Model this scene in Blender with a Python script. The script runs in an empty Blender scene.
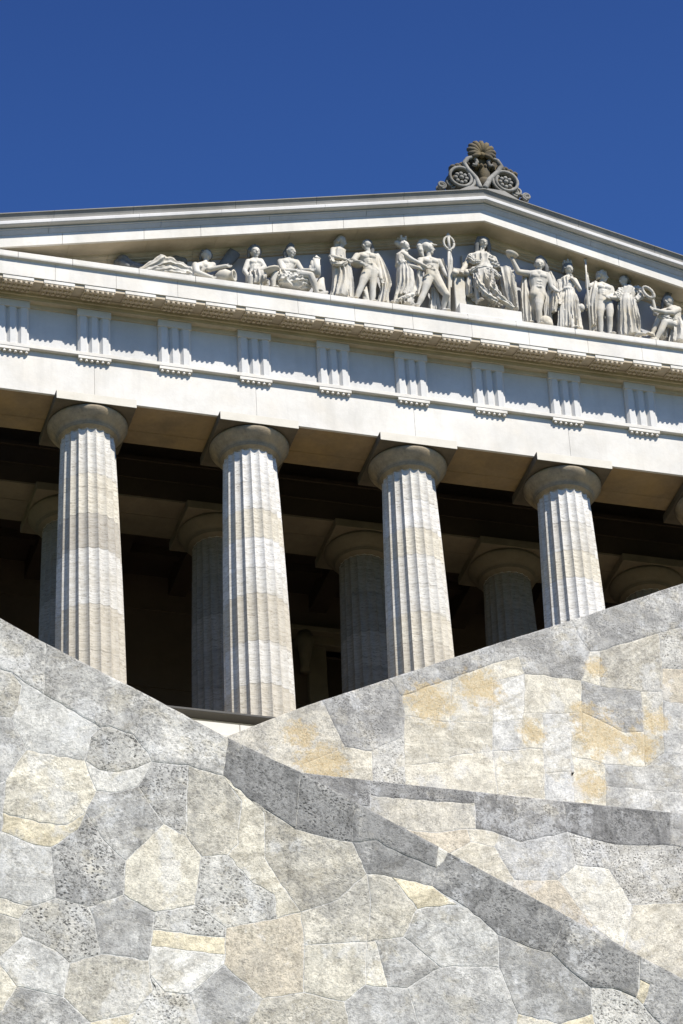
import bpy, bmesh, math, random
import numpy as np
from mathutils import Vector, Matrix, noise
from mathutils.geometry import tessellate_polygon

random.seed(7)
SC = bpy.context.scene
COL = SC.collection
R = math.radians
S = 4.29                                   # axial spacing of the front columns (m)

# ------------------------------------------------------------------ camera
CAMP = np.array([-28.4074, -76.0085, -57.5453])
YAW, PITCH, ROLL, FPX = 0.310400, 0.608300, -0.0589913, 3763.25
def cam_axes():
    cy, sy, cp, sp = math.cos(YAW), math.sin(YAW), math.cos(PITCH), math.sin(PITCH)
    w = np.array([sy*cp, cy*cp, sp]); r = np.array([cy, -sy, 0.]); u = np.cross(r, w)
    cr, sr = math.cos(ROLL), math.sin(ROLL)
    return cr*r+sr*u, -sr*r+cr*u, w
CR, CU, CW = cam_axes()
def at(x, y, Y):
    """the point of the vertical plane at depth Y that lies under pixel (x, y)"""
    d = CW + CR*(x-341.5)/FPX - CU*(y-512.)/FPX
    return CAMP + d*(Y-CAMP[1])/d[1]
cam = bpy.data.objects.new('camera', bpy.data.cameras.new('camera'))
COL.objects.link(cam)
cam.matrix_world = Matrix([[CR[i], CU[i], -CW[i], CAMP[i]] for i in range(3)] + [[0, 0, 0, 1]])
cam.data.sensor_fit = 'VERTICAL'; cam.data.sensor_height = 36.0; cam.data.sensor_width = 24.0
cam.data.lens = FPX/1024*36
cam.data.clip_start = 1; cam.data.clip_end = 6000
SC.camera = cam

# ------------------------------------------------------------------ light
SUN_EL, SUN_AZ = 51.5, 26.0                # azimuth measured from the facade's normal towards +X
sv = Vector((math.sin(R(SUN_AZ))*math.cos(R(SUN_EL)), -math.cos(R(SUN_AZ))*math.cos(R(SUN_EL)), math.sin(R(SUN_EL))))
sl = bpy.data.lights.new('sun', 'SUN'); sl.energy = 5.0; sl.angle = R(0.5); sl.color = (1.0, 0.955, 0.875)
so = bpy.data.objects.new('sun', sl); COL.objects.link(so)
so.rotation_euler = sv.to_track_quat('Z', 'Y').to_euler(); so.location = (40, -60, 60)
wd = bpy.data.worlds.new('World'); SC.world = wd; wd.use_nodes = True
wn = wd.node_tree; bg = wn.nodes['Background']
sky = wn.nodes.new('ShaderNodeTexSky'); sky.sky_type = 'NISHITA'; sky.sun_disc = False
sky.sun_elevation = R(SUN_EL); sky.sun_rotation = R(180-SUN_AZ)
sky.altitude = 400; sky.air_density = 1.0; sky.dust_density = 0.2; sky.ozone_density = 6.0
hs = wn.nodes.new('ShaderNodeMix'); hs.data_type = 'RGBA'; hs.blend_type = 'MULTIPLY'; hs.inputs[0].default_value = 1.0; hs.inputs[7].default_value = (0.70, 1.05, 1.62, 1)
wn.links.new(sky.outputs[0], hs.inputs[6])
tcw = wn.nodes.new('ShaderNodeTexCoord'); sx = wn.nodes.new('ShaderNodeSeparateXYZ'); wn.links.new(tcw.outputs['Generated'], sx.inputs[0])
rw = wn.nodes.new('ShaderNodeValToRGB'); wn.links.new(sx.outputs[2], rw.inputs[0])
rw.color_ramp.elements[0].position = 0.60; rw.color_ramp.elements[0].color = (1, 1, 1, 1)
rw.color_ramp.elements[1].position = 0.72; rw.color_ramp.elements[1].color = (0.60, 0.58, 0.66, 1)
dp = wn.nodes.new('ShaderNodeMix'); dp.data_type = 'RGBA'; dp.blend_type = 'MULTIPLY'; dp.inputs[0].default_value = 1.0
wn.links.new(hs.outputs[2], dp.inputs[6]); wn.links.new(rw.outputs[0], dp.inputs[7]); wn.links.new(dp.outputs[2], bg.inputs[0]); bg.inputs[1].default_value = 0.055
SC.view_settings.view_transform = 'Standard'; SC.view_settings.look = 'None'
SC.view_settings.exposure = 0.75; SC.view_settings.gamma = 1.0
SC.view_settings.use_curve_mapping = False
SC.render.engine = 'CYCLES'
SC.cycles.max_bounces = 8; SC.cycles.diffuse_bounces = 5; SC.cycles.use_denoising = True

# ------------------------------------------------------------------ materials
class NT:
    def __init__(s, name):
        s.m = bpy.data.materials.new(name); s.m.use_nodes = True
        s.t = s.m.node_tree; s.b = s.t.nodes['Principled BSDF']
        s.b.inputs['Roughness'].default_value = 0.85
        s.b.inputs['Specular IOR Level'].default_value = 0.2
        tc = s.t.nodes.new('ShaderNodeTexCoord'); s.obj = tc.outputs['Object']
    def lk(s, a, b): s.t.links.new(a, b)
    def mapping(s, scale, loc=(0, 0, 0), rot=(0, 0, 0)):
        n = s.t.nodes.new('ShaderNodeMapping'); s.lk(s.obj, n.inputs[0])
        n.inputs['Scale'].default_value = scale; n.inputs['Location'].default_value = loc; n.inputs['Rotation'].default_value = rot
        return n.outputs[0]
    def noise(s, scale, detail=4, rough=0.6, vec=None, dist=0.0):
        n = s.t.nodes.new('ShaderNodeTexNoise'); s.lk(vec or s.obj, n.inputs['Vector'])
        n.inputs['Scale'].default_value = scale; n.inputs['Detail'].default_value = detail
        n.inputs['Roughness'].default_value = rough; n.inputs['Distortion'].default_value = dist
        return n.outputs['Fac']
    def voro(s, scale, feature='F1', vec=None, out='Distance'):
        n = s.t.nodes.new('ShaderNodeTexVoronoi'); s.lk(vec or s.obj, n.inputs['Vector'])
        n.feature = feature; n.inputs['Scale'].default_value = scale
        return n.outputs[out]
    def ramp(s, fac, stops):
        n = s.t.nodes.new('ShaderNodeValToRGB'); s.lk(fac, n.inputs[0])
        e = n.color_ramp.elements
        while len(e) < len(stops): e.new(0.5)
        for i, (p, c) in enumerate(stops):
            e[i].position = p; e[i].color = (c, c, c, 1) if not hasattr(c, '__len__') else (*c[:3], 1)
        return n.outputs[0]
    def mix(s, fac, a, b, mode='MIX'):
        n = s.t.nodes.new('ShaderNodeMix'); n.data_type = 'RGBA'; n.blend_type = mode
        for v, i in ((fac, 0), (a, 6), (b, 7)):
            if hasattr(v, 'is_output') or isinstance(v, bpy.types.NodeSocket): s.lk(v, n.inputs[i])
            elif i == 0: n.inputs[0].default_value = v
            else: n.inputs[i].default_value = (*v[:3], 1) if hasattr(v, '__len__') else (v, v, v, 1)
        return n.outputs[2]
    def math(s, op, a, b=0.0, clamp=False):
        n = s.t.nodes.new('ShaderNodeMath'); n.operation = op; n.use_clamp = clamp
        for v, i in ((a, 0), (b, 1)):
            if isinstance(v, bpy.types.NodeSocket): s.lk(v, n.inputs[i])
            else: n.inputs[i].default_value = v
        return n.outputs[0]
    def attr(s, name, out='Color'):
        n = s.t.nodes.new('ShaderNodeAttribute'); n.attribute_name = name; return n.outputs[out]
    def sep(s, c):
        n = s.t.nodes.new('ShaderNodeSeparateColor'); s.lk(c, n.inputs[0]); return n.outputs
    def done(s, col, bump=None, strength=0.3, dist=0.02, rough=None):
        if isinstance(col, bpy.types.NodeSocket): s.lk(col, s.b.inputs['Base Color'])
        else: s.b.inputs['Base Color'].default_value = (*col, 1)
        if bump is not None:
            n = s.t.nodes.new('ShaderNodeBump'); n.inputs['Strength'].default_value = strength; n.inputs['Distance'].default_value = dist
            s.lk(bump, n.inputs['Height']); s.lk(n.outputs[0], s.b.inputs['Normal'])
        if rough is not None: s.b.inputs['Roughness'].default_value = rough
        return s.m

def stone_mat(name, base, dirt, dirt_amt=0.5, scale=1.0, streak=0.0, warm=None, warm_amt=0.3, bump=0.25):
    n = NT(name)
    a = n.ramp(n.noise(0.55*scale, 6, 0.65), [(0.38, 0.0), (0.72, 1.0)])
    b = n.ramp(n.noise(7*scale, 5, 0.7), [(0.35, 0.0), (0.75, 1.0)])
    c = n.mix(n.math('MULTIPLY', a, dirt_amt), base, dirt)
    if warm: c = n.mix(n.math('MULTIPLY', n.ramp(n.noise(0.9*scale, 5, 0.6, n.mapping((1, 1, 1), (13, 4, 7))), [(0.45, 0), (0.7, 1)]), warm_amt), c, warm)
    c = n.mix(n.math('MULTIPLY', b, 0.35*dirt_amt), c, dirt)
    if streak:
        st = n.ramp(n.noise(1.0, 5, 0.65, n.mapping((2.6, 2.6, 0.22))), [(0.5, 0), (0.75, 1)])
        c = n.mix(n.math('MULTIPLY', st, streak), c, dirt)
    h = n.math('ADD', n.noise(14*scale, 6, 0.7), n.math('MULTIPLY', n.noise(60*scale, 3, 0.6), 0.3))
    return n.done(c, h, bump, 0.02)

M = {}
M['limestone'] = stone_mat('pale_limestone', (0.65, 0.625, 0.58), (0.40, 0.38, 0.34), 0.6, streak=0.35, warm=(0.62, 0.55, 0.44), warm_amt=0.3)
M['frieze'] = stone_mat('frieze_limestone', (0.56, 0.55, 0.53), (0.38, 0.37, 0.35), 0.6, streak=0.35)
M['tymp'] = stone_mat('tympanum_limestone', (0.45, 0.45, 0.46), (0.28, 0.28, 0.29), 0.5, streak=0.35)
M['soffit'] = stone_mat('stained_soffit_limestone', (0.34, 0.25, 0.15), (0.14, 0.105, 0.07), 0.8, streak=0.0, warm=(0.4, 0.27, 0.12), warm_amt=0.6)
M['mutule'] = stone_mat('weathered_mutule_limestone', (0.54, 0.46, 0.345), (0.28, 0.23, 0.165), 0.7)
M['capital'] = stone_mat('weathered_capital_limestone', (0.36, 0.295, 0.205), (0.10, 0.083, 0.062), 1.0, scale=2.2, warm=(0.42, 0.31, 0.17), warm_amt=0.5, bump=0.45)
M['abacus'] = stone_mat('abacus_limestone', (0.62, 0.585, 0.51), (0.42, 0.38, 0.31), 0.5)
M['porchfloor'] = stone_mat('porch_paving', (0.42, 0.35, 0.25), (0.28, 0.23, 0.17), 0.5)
M['abacusshade'] = stone_mat('shade_toned_limestone', (0.14, 0.115, 0.085), (0.055, 0.047, 0.037), 0.8, scale=1.5)  # dark copy of the abacus stone, shade painted into its colour
M['darkstep'] = stone_mat('dark_step_stone', (0.10, 0.095, 0.085), (0.05, 0.047, 0.043), 0.6)
M['sima'] = stone_mat('weathered_gutter_stone', (0.25, 0.24, 0.22), (0.14, 0.135, 0.125), 0.7, streak=0.5)
M['simalight'] = stone_mat('gutter_moulding_stone', (0.52, 0.51, 0.5), (0.3, 0.3, 0.3), 0.5, streak=0.3)
M['marble'] = stone_mat('statue_marble', (0.54, 0.515, 0.465), (0.2, 0.19, 0.165), 0.65, scale=2.0, warm=(0.52, 0.44, 0.30), warm_amt=0.5, bump=0.2)
M['marbledark'] = stone_mat('lichen_grey_marble', (0.19, 0.19, 0.185), (0.07, 0.07, 0.07), 0.8, scale=2.0, bump=0.2)
M['acro'] = stone_mat('acroterion_stone', (0.31, 0.30, 0.275), (0.05, 0.045, 0.037), 1.0, scale=2.2, bump=0.4)
M['acrobrown'] = stone_mat('lichened_acroterion_stone', (0.105, 0.09, 0.065), (0.035, 0.031, 0.025), 0.9, scale=2.5, warm=(0.2, 0.145, 0.055), warm_amt=0.5, bump=0.4)
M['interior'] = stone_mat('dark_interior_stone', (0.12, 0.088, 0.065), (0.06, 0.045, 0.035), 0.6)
M['timber_and_shade'] = stone_mat('dark_ceiling_and_shaded_stone', (0.058, 0.042, 0.03), (0.026, 0.019, 0.014), 0.6)  # ceiling and door colour, also the shade painted on the inner architrave
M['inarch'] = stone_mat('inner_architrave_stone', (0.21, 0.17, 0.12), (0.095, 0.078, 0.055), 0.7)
M['floorstone'] = stone_mat('terrace_paving', (0.15, 0.13, 0.1), (0.1, 0.09, 0.075), 0.6)
M['mortar'] = stone_mat('lime_mortar', (0.5, 0.49, 0.47), (0.36, 0.35, 0.34), 0.6, scale=3)
M['roof'] = stone_mat('roof_plates', (0.25, 0.25, 0.25), (0.15, 0.15, 0.15), 0.5)
M['grass'] = stone_mat('hill_grass', (0.06, 0.09, 0.03), (0.09, 0.085, 0.04), 0.6, scale=0.4)

def column_mat(name, mul):
    n = NT(name)
    t = n.attr('tint')
    f = n.ramp(n.noise(1.0, 6, 0.7, n.mapping((2.2, 2.2, 18.0))), [(0.45, 0.0), (0.58, 1.0)])     # bedding lines
    c = n.mix(n.math('MULTIPLY', f, 0.45), t, n.mix(1.0, t, (0.55, 0.51, 0.44), 'MULTIPLY'))
    g = n.ramp(n.noise(0.8, 6, 0.68), [(0.42, 0), (0.62, 1)])
    c = n.mix(n.math('MULTIPLY', g, 0.4), c, (0.42*mul, 0.38*mul, 0.31*mul))
    p = n.ramp(n.noise(1.0, 3, 0.7, n.mapping((9, 9, 46))), [(0.57, 0.0), (0.66, 1.0)])
    c = n.mix(n.math('MULTIPLY', p, 0.75), c, (0.17*mul, 0.145*mul, 0.11*mul))
    h = n.math('SUBTRACT', n.noise(1.0, 6, 0.7, n.mapping((6, 6, 26))), n.math('MULTIPLY', p, 0.5))
    return n.done(c, h, 0.5, 0.025)
M['column'] = column_mat('drum_limestone', 1.0)
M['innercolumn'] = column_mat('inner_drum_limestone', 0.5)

def wall_mat(name, spots=()):
    """squared and polygonal limestone: colour and wear come per stone from two attributes"""
    n = NT(name)
    t = n.attr('tint'); wr = n.sep(n.attr('wear'))       # wear: r pits, g grey patina, b random
    off = n.t.nodes.new('ShaderNodeVectorMath'); off.operation = 'ADD'; n.lk(n.obj, off.inputs[0])
    cm = n.t.nodes.new('ShaderNodeCombineXYZ'); n.lk(n.math('MULTIPLY', wr[2], 60.0), cm.inputs[0]); n.lk(n.math('MULTIPLY', wr[2], 23.0), cm.inputs[2]); n.lk(cm.outputs[0], off.inputs[1])
    ov = off.outputs[0]
    l1 = n.noise(1.9, 10, 0.72, ov, 0.4); l2 = n.noise(6.5, 8, 0.75, ov); med = l2
    fine = n.noise(17, 7, 0.8); vfine = n.noise(48, 4, 0.8)
    c = n.mix(n.ramp(l1, [(0.44, 0.0), (0.58, 1.0)]), t, n.mix(1.0, t, (1.22, 1.21, 1.19), 'MULTIPLY'))
    c = n.mix(n.ramp(n.noise(2.3, 9, 0.72, n.mapping((1, 1, 1.2), (31, 8, 2))), [(0.535, 0.0), (0.585, 0.5)]), c, n.mix(l2, (0.66, 0.585, 0.43), (0.52, 0.49, 0.42)))
    c = n.mix(n.ramp(l2, [(0.42, 0.7), (0.53, 0.0)]), c, n.mix(1.0, c, (0.66, 0.655, 0.65), 'MULTIPLY'))
    # bedding bands in some of the blocks, tilted their own way
    bm_ = n.t.nodes.new('ShaderNodeVectorRotate'); bm_.rotation_type = 'Y_AXIS'; n.lk(ov, bm_.inputs['Vector']); n.lk(n.math('MULTIPLY', n.math('SUBTRACT', wr[2], 0.5), 1.6), bm_.inputs['Angle'])
    bs_ = n.t.nodes.new('ShaderNodeMapping'); n.lk(bm_.outputs[0], bs_.inputs[0]); bs_.inputs['Scale'].default_value = (0.9, 0.9, 5.5)
    bd = n.ramp(n.noise(1.0, 7, 0.7, bs_.outputs[0], 0.3), [(0.45, 0.0), (0.57, 1.0)])
    sel = n.ramp(wr[2], [(0.45, 0.15), (0.6, 0.85)])
    c = n.mix(n.math('MULTIPLY', bd, sel), c, n.mix(1.0, c, (0.74, 0.73, 0.71), 'MULTIPLY'))
    # grey patina, in clouds that run over the joints
    pm_ = n.math('ADD', n.noise(0.95, 12, 0.68, None, 0.6), n.math('MULTIPLY', n.math('SUBTRACT', fine, 0.5), 0.5))
    pm_ = n.math('ADD', pm_, n.math('MULTIPLY', n.math('SUBTRACT', wr[1], 0.5), 0.26))
    pat = n.math('MULTIPLY', n.ramp(pm_, [(0.44, 0.0), (0.55, 1.0)]), n.math('ADD', n.math('MULTIPLY', wr[1], 0.8), 0.1))
    c = n.mix(pat, c, n.mix(n.ramp(fine, [(0.38, 0), (0.62, 1)]), (0.135, 0.132, 0.127), (0.335, 0.328, 0.312)))
    # rain streaks
    st = n.ramp(n.noise(1.0, 6, 0.7, n.mapping((3.2, 3.2, 0.5))), [(0.52, 0.0), (0.66, 1.0)])
    c = n.mix(n.math('MULTIPLY', st, n.math('ADD', n.math('MULTIPLY', wr[1], 0.65), 0.06)), c, (0.155, 0.15, 0.142))
    if spots:                                            # ochre iron stains that bleed over several blocks
        m_ = None
        for (sx_, sz_, sr_) in spots:
            vd = n.t.nodes.new('ShaderNodeVectorMath'); vd.operation = 'DISTANCE'; n.lk(n.obj, vd.inputs[0]); vd.inputs[1].default_value = (sx_, -19.0, sz_)
            d_ = n.math('SUBTRACT', 1.0, n.math('DIVIDE', vd.outputs['Value'], sr_), True)
            m_ = d_ if m_ is None else n.math('MAXIMUM', m_, d_)
        on = n.math('ADD', n.math('MULTIPLY', m_, 0.9), n.math('MULTIPLY', n.math('SUBTRACT', n.noise(5.0, 12, 0.8), 0.5), 3.2))
        on = n.math('MULTIPLY', n.ramp(on, [(0.18, 0.0), (0.5, 1.0)]), n.ramp(m_, [(0.0, 0.0), (0.12, 1.0)]))
        c = n.mix(n.math('MULTIPLY', on, 0.7), c, n.mix(n.ramp(fine, [(0.42, 0), (0.58, 1)]), (0.44, 0.30, 0.12), (0.62, 0.51, 0.31)))
    # larger dark weather stains inside the rougher blocks
    ds = n.math('MULTIPLY', n.ramp(n.noise(2.4, 10, 0.74, ov, 0.5), [(0.49, 0.0), (0.56, 1.0)]), n.math('MULTIPLY', wr[1], 0.6))
    c = n.mix(ds, c, n.mix(1.0, c, (0.45, 0.45, 0.455), 'MULTIPLY'))
    # pale lime runs and smears
    sm = n.ramp(n.noise(1.5, 8, 0.68, n.mapping((1, 1, 0.8), (7, 17, 3))), [(0.555, 0.0), (0.60, 1.0)])
    c = n.mix(n.math('MULTIPLY', sm, 0.4), c, (0.62, 0.615, 0.60))
    # fine speckle
    c = n.mix(n.ramp(fine, [(0.50, 0.0), (0.66, 0.65)]), c, n.mix(1.0, c, (0.5, 0.5, 0.51), 'MULTIPLY'))
    c = n.mix(n.ramp(vfine, [(0.54, 0.0), (0.68, 0.55)]), c, n.mix(1.0, c, (0.42, 0.42, 0.42), 'MULTIPLY'))
    # dark pits
    gate = n.ramp(n.noise(3.5, 6, 0.7, n.mapping((1, 1, 1), (9, 2, 5))), [(0.44, 0.0), (0.58, 1.0)])
    wp = n.t.nodes.new('ShaderNodeVectorMath'); wp.operation = 'ADD'; n.lk(n.mapping((1, 1, 1.2)), wp.inputs[0])
    wq = n.t.nodes.new('ShaderNodeVectorMath'); wq.operation = 'SCALE'; wq.inputs['Scale'].default_value = 0.05
    nz = n.t.nodes.new('ShaderNodeTexNoise'); nz.inputs['Scale'].default_value = 14; n.lk(n.obj, nz.inputs['Vector']); n.lk(nz.outputs['Color'], wq.inputs[0]); n.lk(wq.outputs[0], wp.inputs[1])
    v = n.voro(21, vec=wp.outputs[0])
    pit = n.math('MULTIPLY', n.ramp(v, [(0.27, 1.0), (0.38, 0.0)]), n.math('MULTIPLY', gate, wr[0]))
    v2 = n.voro(6, vec=wp.outputs[0])
    pit2 = n.math('MULTIPLY', n.ramp(v2, [(0.08, 1.0), (0.16, 0.0)]), n.math('MULTIPLY', gate, n.math('ADD', n.math('MULTIPLY', wr[0], 0.7), 0.25)))
    spk = n.math('MULTIPLY', n.ramp(n.noise(26, 5, 0.85), [(0.535, 0.0), (0.58, 1.0)]), n.math('MULTIPLY', n.ramp(n.noise(2.6, 7, 0.7, n.mapping((1, 1, 1), (5, 5, 21))), [(0.42, 0.15), (0.55, 1.0)]), n.math('ADD', n.math('MULTIPLY', wr[0], 0.75), 0.22, True)))
    pits = n.math('MAXIMUM', n.math('MAXIMUM', pit, pit2), spk)
    c = n.mix(n.math('MULTIPLY', pits, 0.85), c, (0.035, 0.034, 0.032))
    h = n.math('SUBTRACT', n.math('ADD', n.math('ADD', n.math('MULTIPLY', med, 0.7), n.math('MULTIPLY', l1, 1.6)), n.math('MULTIPLY', fine, 0.5)), n.math('MULTIPLY', pits, 0.7))
    return n.done(c, h, 0.5, 0.04)
M['wall'] = wall_mat('weathered_wall_stone')

# ------------------------------------------------------------------ mesh helpers
class MB:
    def __init__(s): s.v, s.f, s.t, s.w = [], [], [], []
    def add(s, vs, fs, tint=None, wear=None):
        o = len(s.v); s.v += [tuple(v) for v in vs]
        for f in fs: s.f.append(tuple(i+o for i in f)); s.t.append(tint); s.w.append(wear)
    def box(s, a, b, **k):
        x0, y0, z0 = a; x1, y1, z1 = b
        s.add([(x0,y0,z0),(x1,y0,z0),(x1,y1,z0),(x0,y1,z0),(x0,y0,z1),(x1,y0,z1),(x1,y1,z1),(x0,y1,z1)],
              [(0,3,2,1),(4,5,6,7),(0,1,5,4),(1,2,6,5),(2,3,7,6),(3,0,4,7)], **k)
    def prism_x(s, prof, x0, x1, **k):
        """profile of (Y, Z) points drawn out along X"""
        n = len(prof)
        s.add([(x0, y, z) for y, z in prof]+[(x1, y, z) for y, z in prof],
              [(i, (i+1) % n, n+(i+1) % n, n+i) for i in range(n)]+[tuple(range(n))[::-1], tuple(range(n, 2*n))], **k)
    def prism_z(s, prof, z0, z1, **k):
        n = len(prof)
        s.add([(x, y, z0) for x, y in prof]+[(x, y, z1) for x, y in prof],
              [(i, (i+1) % n, n+(i+1) % n, n+i) for i in range(n)]+[tuple(range(n))[::-1], tuple(range(n, 2*n))], **k)
    def rings(s, rings, closed=True, caps=True, **k):
        m = len(rings[0]); vs = [p for r in rings for p in r]; fs = []
        for i in range(len(rings)-1):
            for j in range(m if closed else m-1):
                a, b = i*m+j, i*m+(j+1) % m
                fs.append((a, b, b+m, a+m))
        if caps: fs += [tuple(range(m))[::-1], tuple(range(len(vs)-m, len(vs)))]
        s.add(vs, fs, **k)
    def lathe(s, prof, c=(0, 0, 0), seg=48, **k):
        s.rings([[(c[0]+r*math.cos(2*math.pi*i/seg), c[1]+r*math.sin(2*math.pi*i/seg), c[2]+z) for i in range(seg)] for r, z in prof], **k)
    def tube(s, pts, rad, seg=8, **k):
        pts = [Vector(p) for p in pts]; rs = rad if hasattr(rad, '__len__') else [rad]*len(pts)
        out = []; prev = None
        for i, p in enumerate(pts):
            t = (pts[min(i+1, len(pts)-1)]-pts[max(i-1, 0)]).normalized()
            a = prev if prev is not None else (Vector((0, 1, 0)) if abs(t.y) < 0.9 else Vector((1, 0, 0)))
            n = (a - t*a.dot(t)).normalized(); prev = n; b = t.cross(n)
            out.append([p+(n*math.cos(2*math.pi*j/seg)+b*math.sin(2*math.pi*j/seg))*rs[i] for j in range(seg)])
        s.rings(out, **k)
    def ball(s, c, r, seg=12, **k):
        rx, ry, rz = r if hasattr(r, '__len__') else (r, r, r)
        s.rings([[(c[0]+rx*math.sin(a)*math.cos(2*math.pi*j/seg), c[1]+ry*math.sin(a)*math.sin(2*math.pi*j/seg), c[2]+rz*math.cos(a)) for j in range(seg)]
                 for a in [math.pi*(i+0.04)/(seg-0.92) for i in range(seg)]], **k)
    def build(s, name, mat, parent=None, smooth=False):
        me = bpy.data.meshes.new(name); me.from_pydata(s.v, [], s.f); me.update()
        me.materials.append(mat)
        for nm, src in (('tint', s.t), ('wear', s.w)):
            if any(x is not None for x in src):
                at_ = me.color_attributes.new(nm, 'FLOAT_COLOR', 'CORNER')
                buf = []
                for f, x in zip(s.f, src): buf += [*(x or (0.4, 0.4, 0.4)), 1.0]*len(f)
                at_.data.foreach_set('color', buf)
        bm = bmesh.new(); bm.from_mesh(me); bmesh.ops.recalc_face_normals(bm, faces=bm.faces[:]); bm.to_mesh(me); bm.free()
        if smooth: me.polygons.foreach_set('use_smooth', [True]*len(me.polygons))
        o = bpy.data.objects.new(name, me); COL.objects.link(o)
        if parent: o.parent = parent
        return o

def bevel(o, w=0.015, seg=1):
    m = o.modifiers.new('edge', 'BEVEL'); m.width = w; m.segments = seg; m.limit_method = 'ANGLE'; m.angle_limit = R(40)
    return o
def tag(o, label, cat, group=None, kind=None):
    if label: o['label'] = label
    if cat: o['category'] = cat
    if group: o['group'] = group
    if kind: o['kind'] = kind
    return o
def empty(name, loc=(0, 0, 0)):
    o = bpy.data.objects.new(name, None); COL.objects.link(o); o.location = loc; o.empty_display_size = 0.3
    return o
def dup(o, parent, shift):
    c = o.copy(); COL.objects.link(c); c.parent = parent
    if shift is not None: c.location = Vector(o.location)+Vector(shift)
    for ch in o.children: dup(ch, c, None)
    return c

# ------------------------------------------------------------------ setting: ground and terraces
g = MB()
g.add([(-3000, -3000, -60), (3000, -3000, -60), (3000, 3000, -60), (-3000, 3000, -60)], [(0, 1, 2, 3)])
tag(g.build('ground', M['grass']), None, None, kind='structure')
h = MB(); prof = [(-72, -60.2), (-72, -59.98), (-62, -57), (-42, -44), (-40.5, -43.6), (60, -43.6), (160, -60.2)]
h.prism_x([(y, z) for y, z in prof], -150, 150)
tag(h.build('hill', M['grass']), None, None, kind='structure')
for nm, a, b in (('terrace', (-60, -21.2, -43.6), (60, -3.0, -24.2)), ('terrace', (-60, -39.2, -43.6), (60, -21.2, -38.9)), ('terrace', (-60, -18.2, -24.2), (60, -3.0, -20.9))):
    t = MB(); t.box(a, b); tag(t.build(nm, M['floorstone']), None, None, kind='structure')

# ------------------------------------------------------------------ the temple
temple = empty('temple', (0, 0, -9.33))
tag(temple, 'pale Doric temple with fluted columns, triglyph frieze and sculpture-filled pediment', 'temple')
TZ = Vector((0, 0, 9.33))                   # parts are written with Z = 0 at the foot of the architrave
def part(mb, name, mat, parent=temple, smooth=False, bev=0):
    o = mb.build(name, M[mat], parent, smooth)
    if parent is temple: o.location = TZ
    if bev: bevel(o, bev)
    return o
XE = 15.9                                   # half length of the architrave
def seams(x0, x1, step, jit=0.0, gap=0.012, off=0.0):
    xs = [x0]; x = x0+step+off
    while x < x1-0.4*step: xs.append(x+random.uniform(-jit, jit)); x += step
    xs.append(x1)
    return [(a+gap/2, b-gap/2) for a, b in zip(xs[:-1], xs[1:])]

# podium: stylobate and steps
m = MB(); m.box((-XE-1, -1.40, -9.40), (XE+1, -1.0, -9.335)); part(m, 'stylobate_edge', 'darkstep', bev=0.01)  # slab edge darker than the floor and the steps
m = MB(); m.box((-XE-1, -0.998, -9.40), (XE+1, 62, -9.335)); part(m, 'porch_floor', 'porchfloor')
m = MB()
for i, (x0, x1) in enumerate(seams(-XE-1, XE+1, 1.9)):
    m.box((x0, -1.50, -10.3), (x1, -1.12, -9.74))
m.box((-XE-0.9, -1.05, -10.3), (XE+0.9, 61.9, -9.402)); m.box((-XE-2, -1.9, -21), (XE+2, 62.5, -10.3)); m.box((-XE-3, -2.6, -21), (XE+3, 63, -11.2))
part(m, 'steps', 'abacus', bev=0.01)
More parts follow.
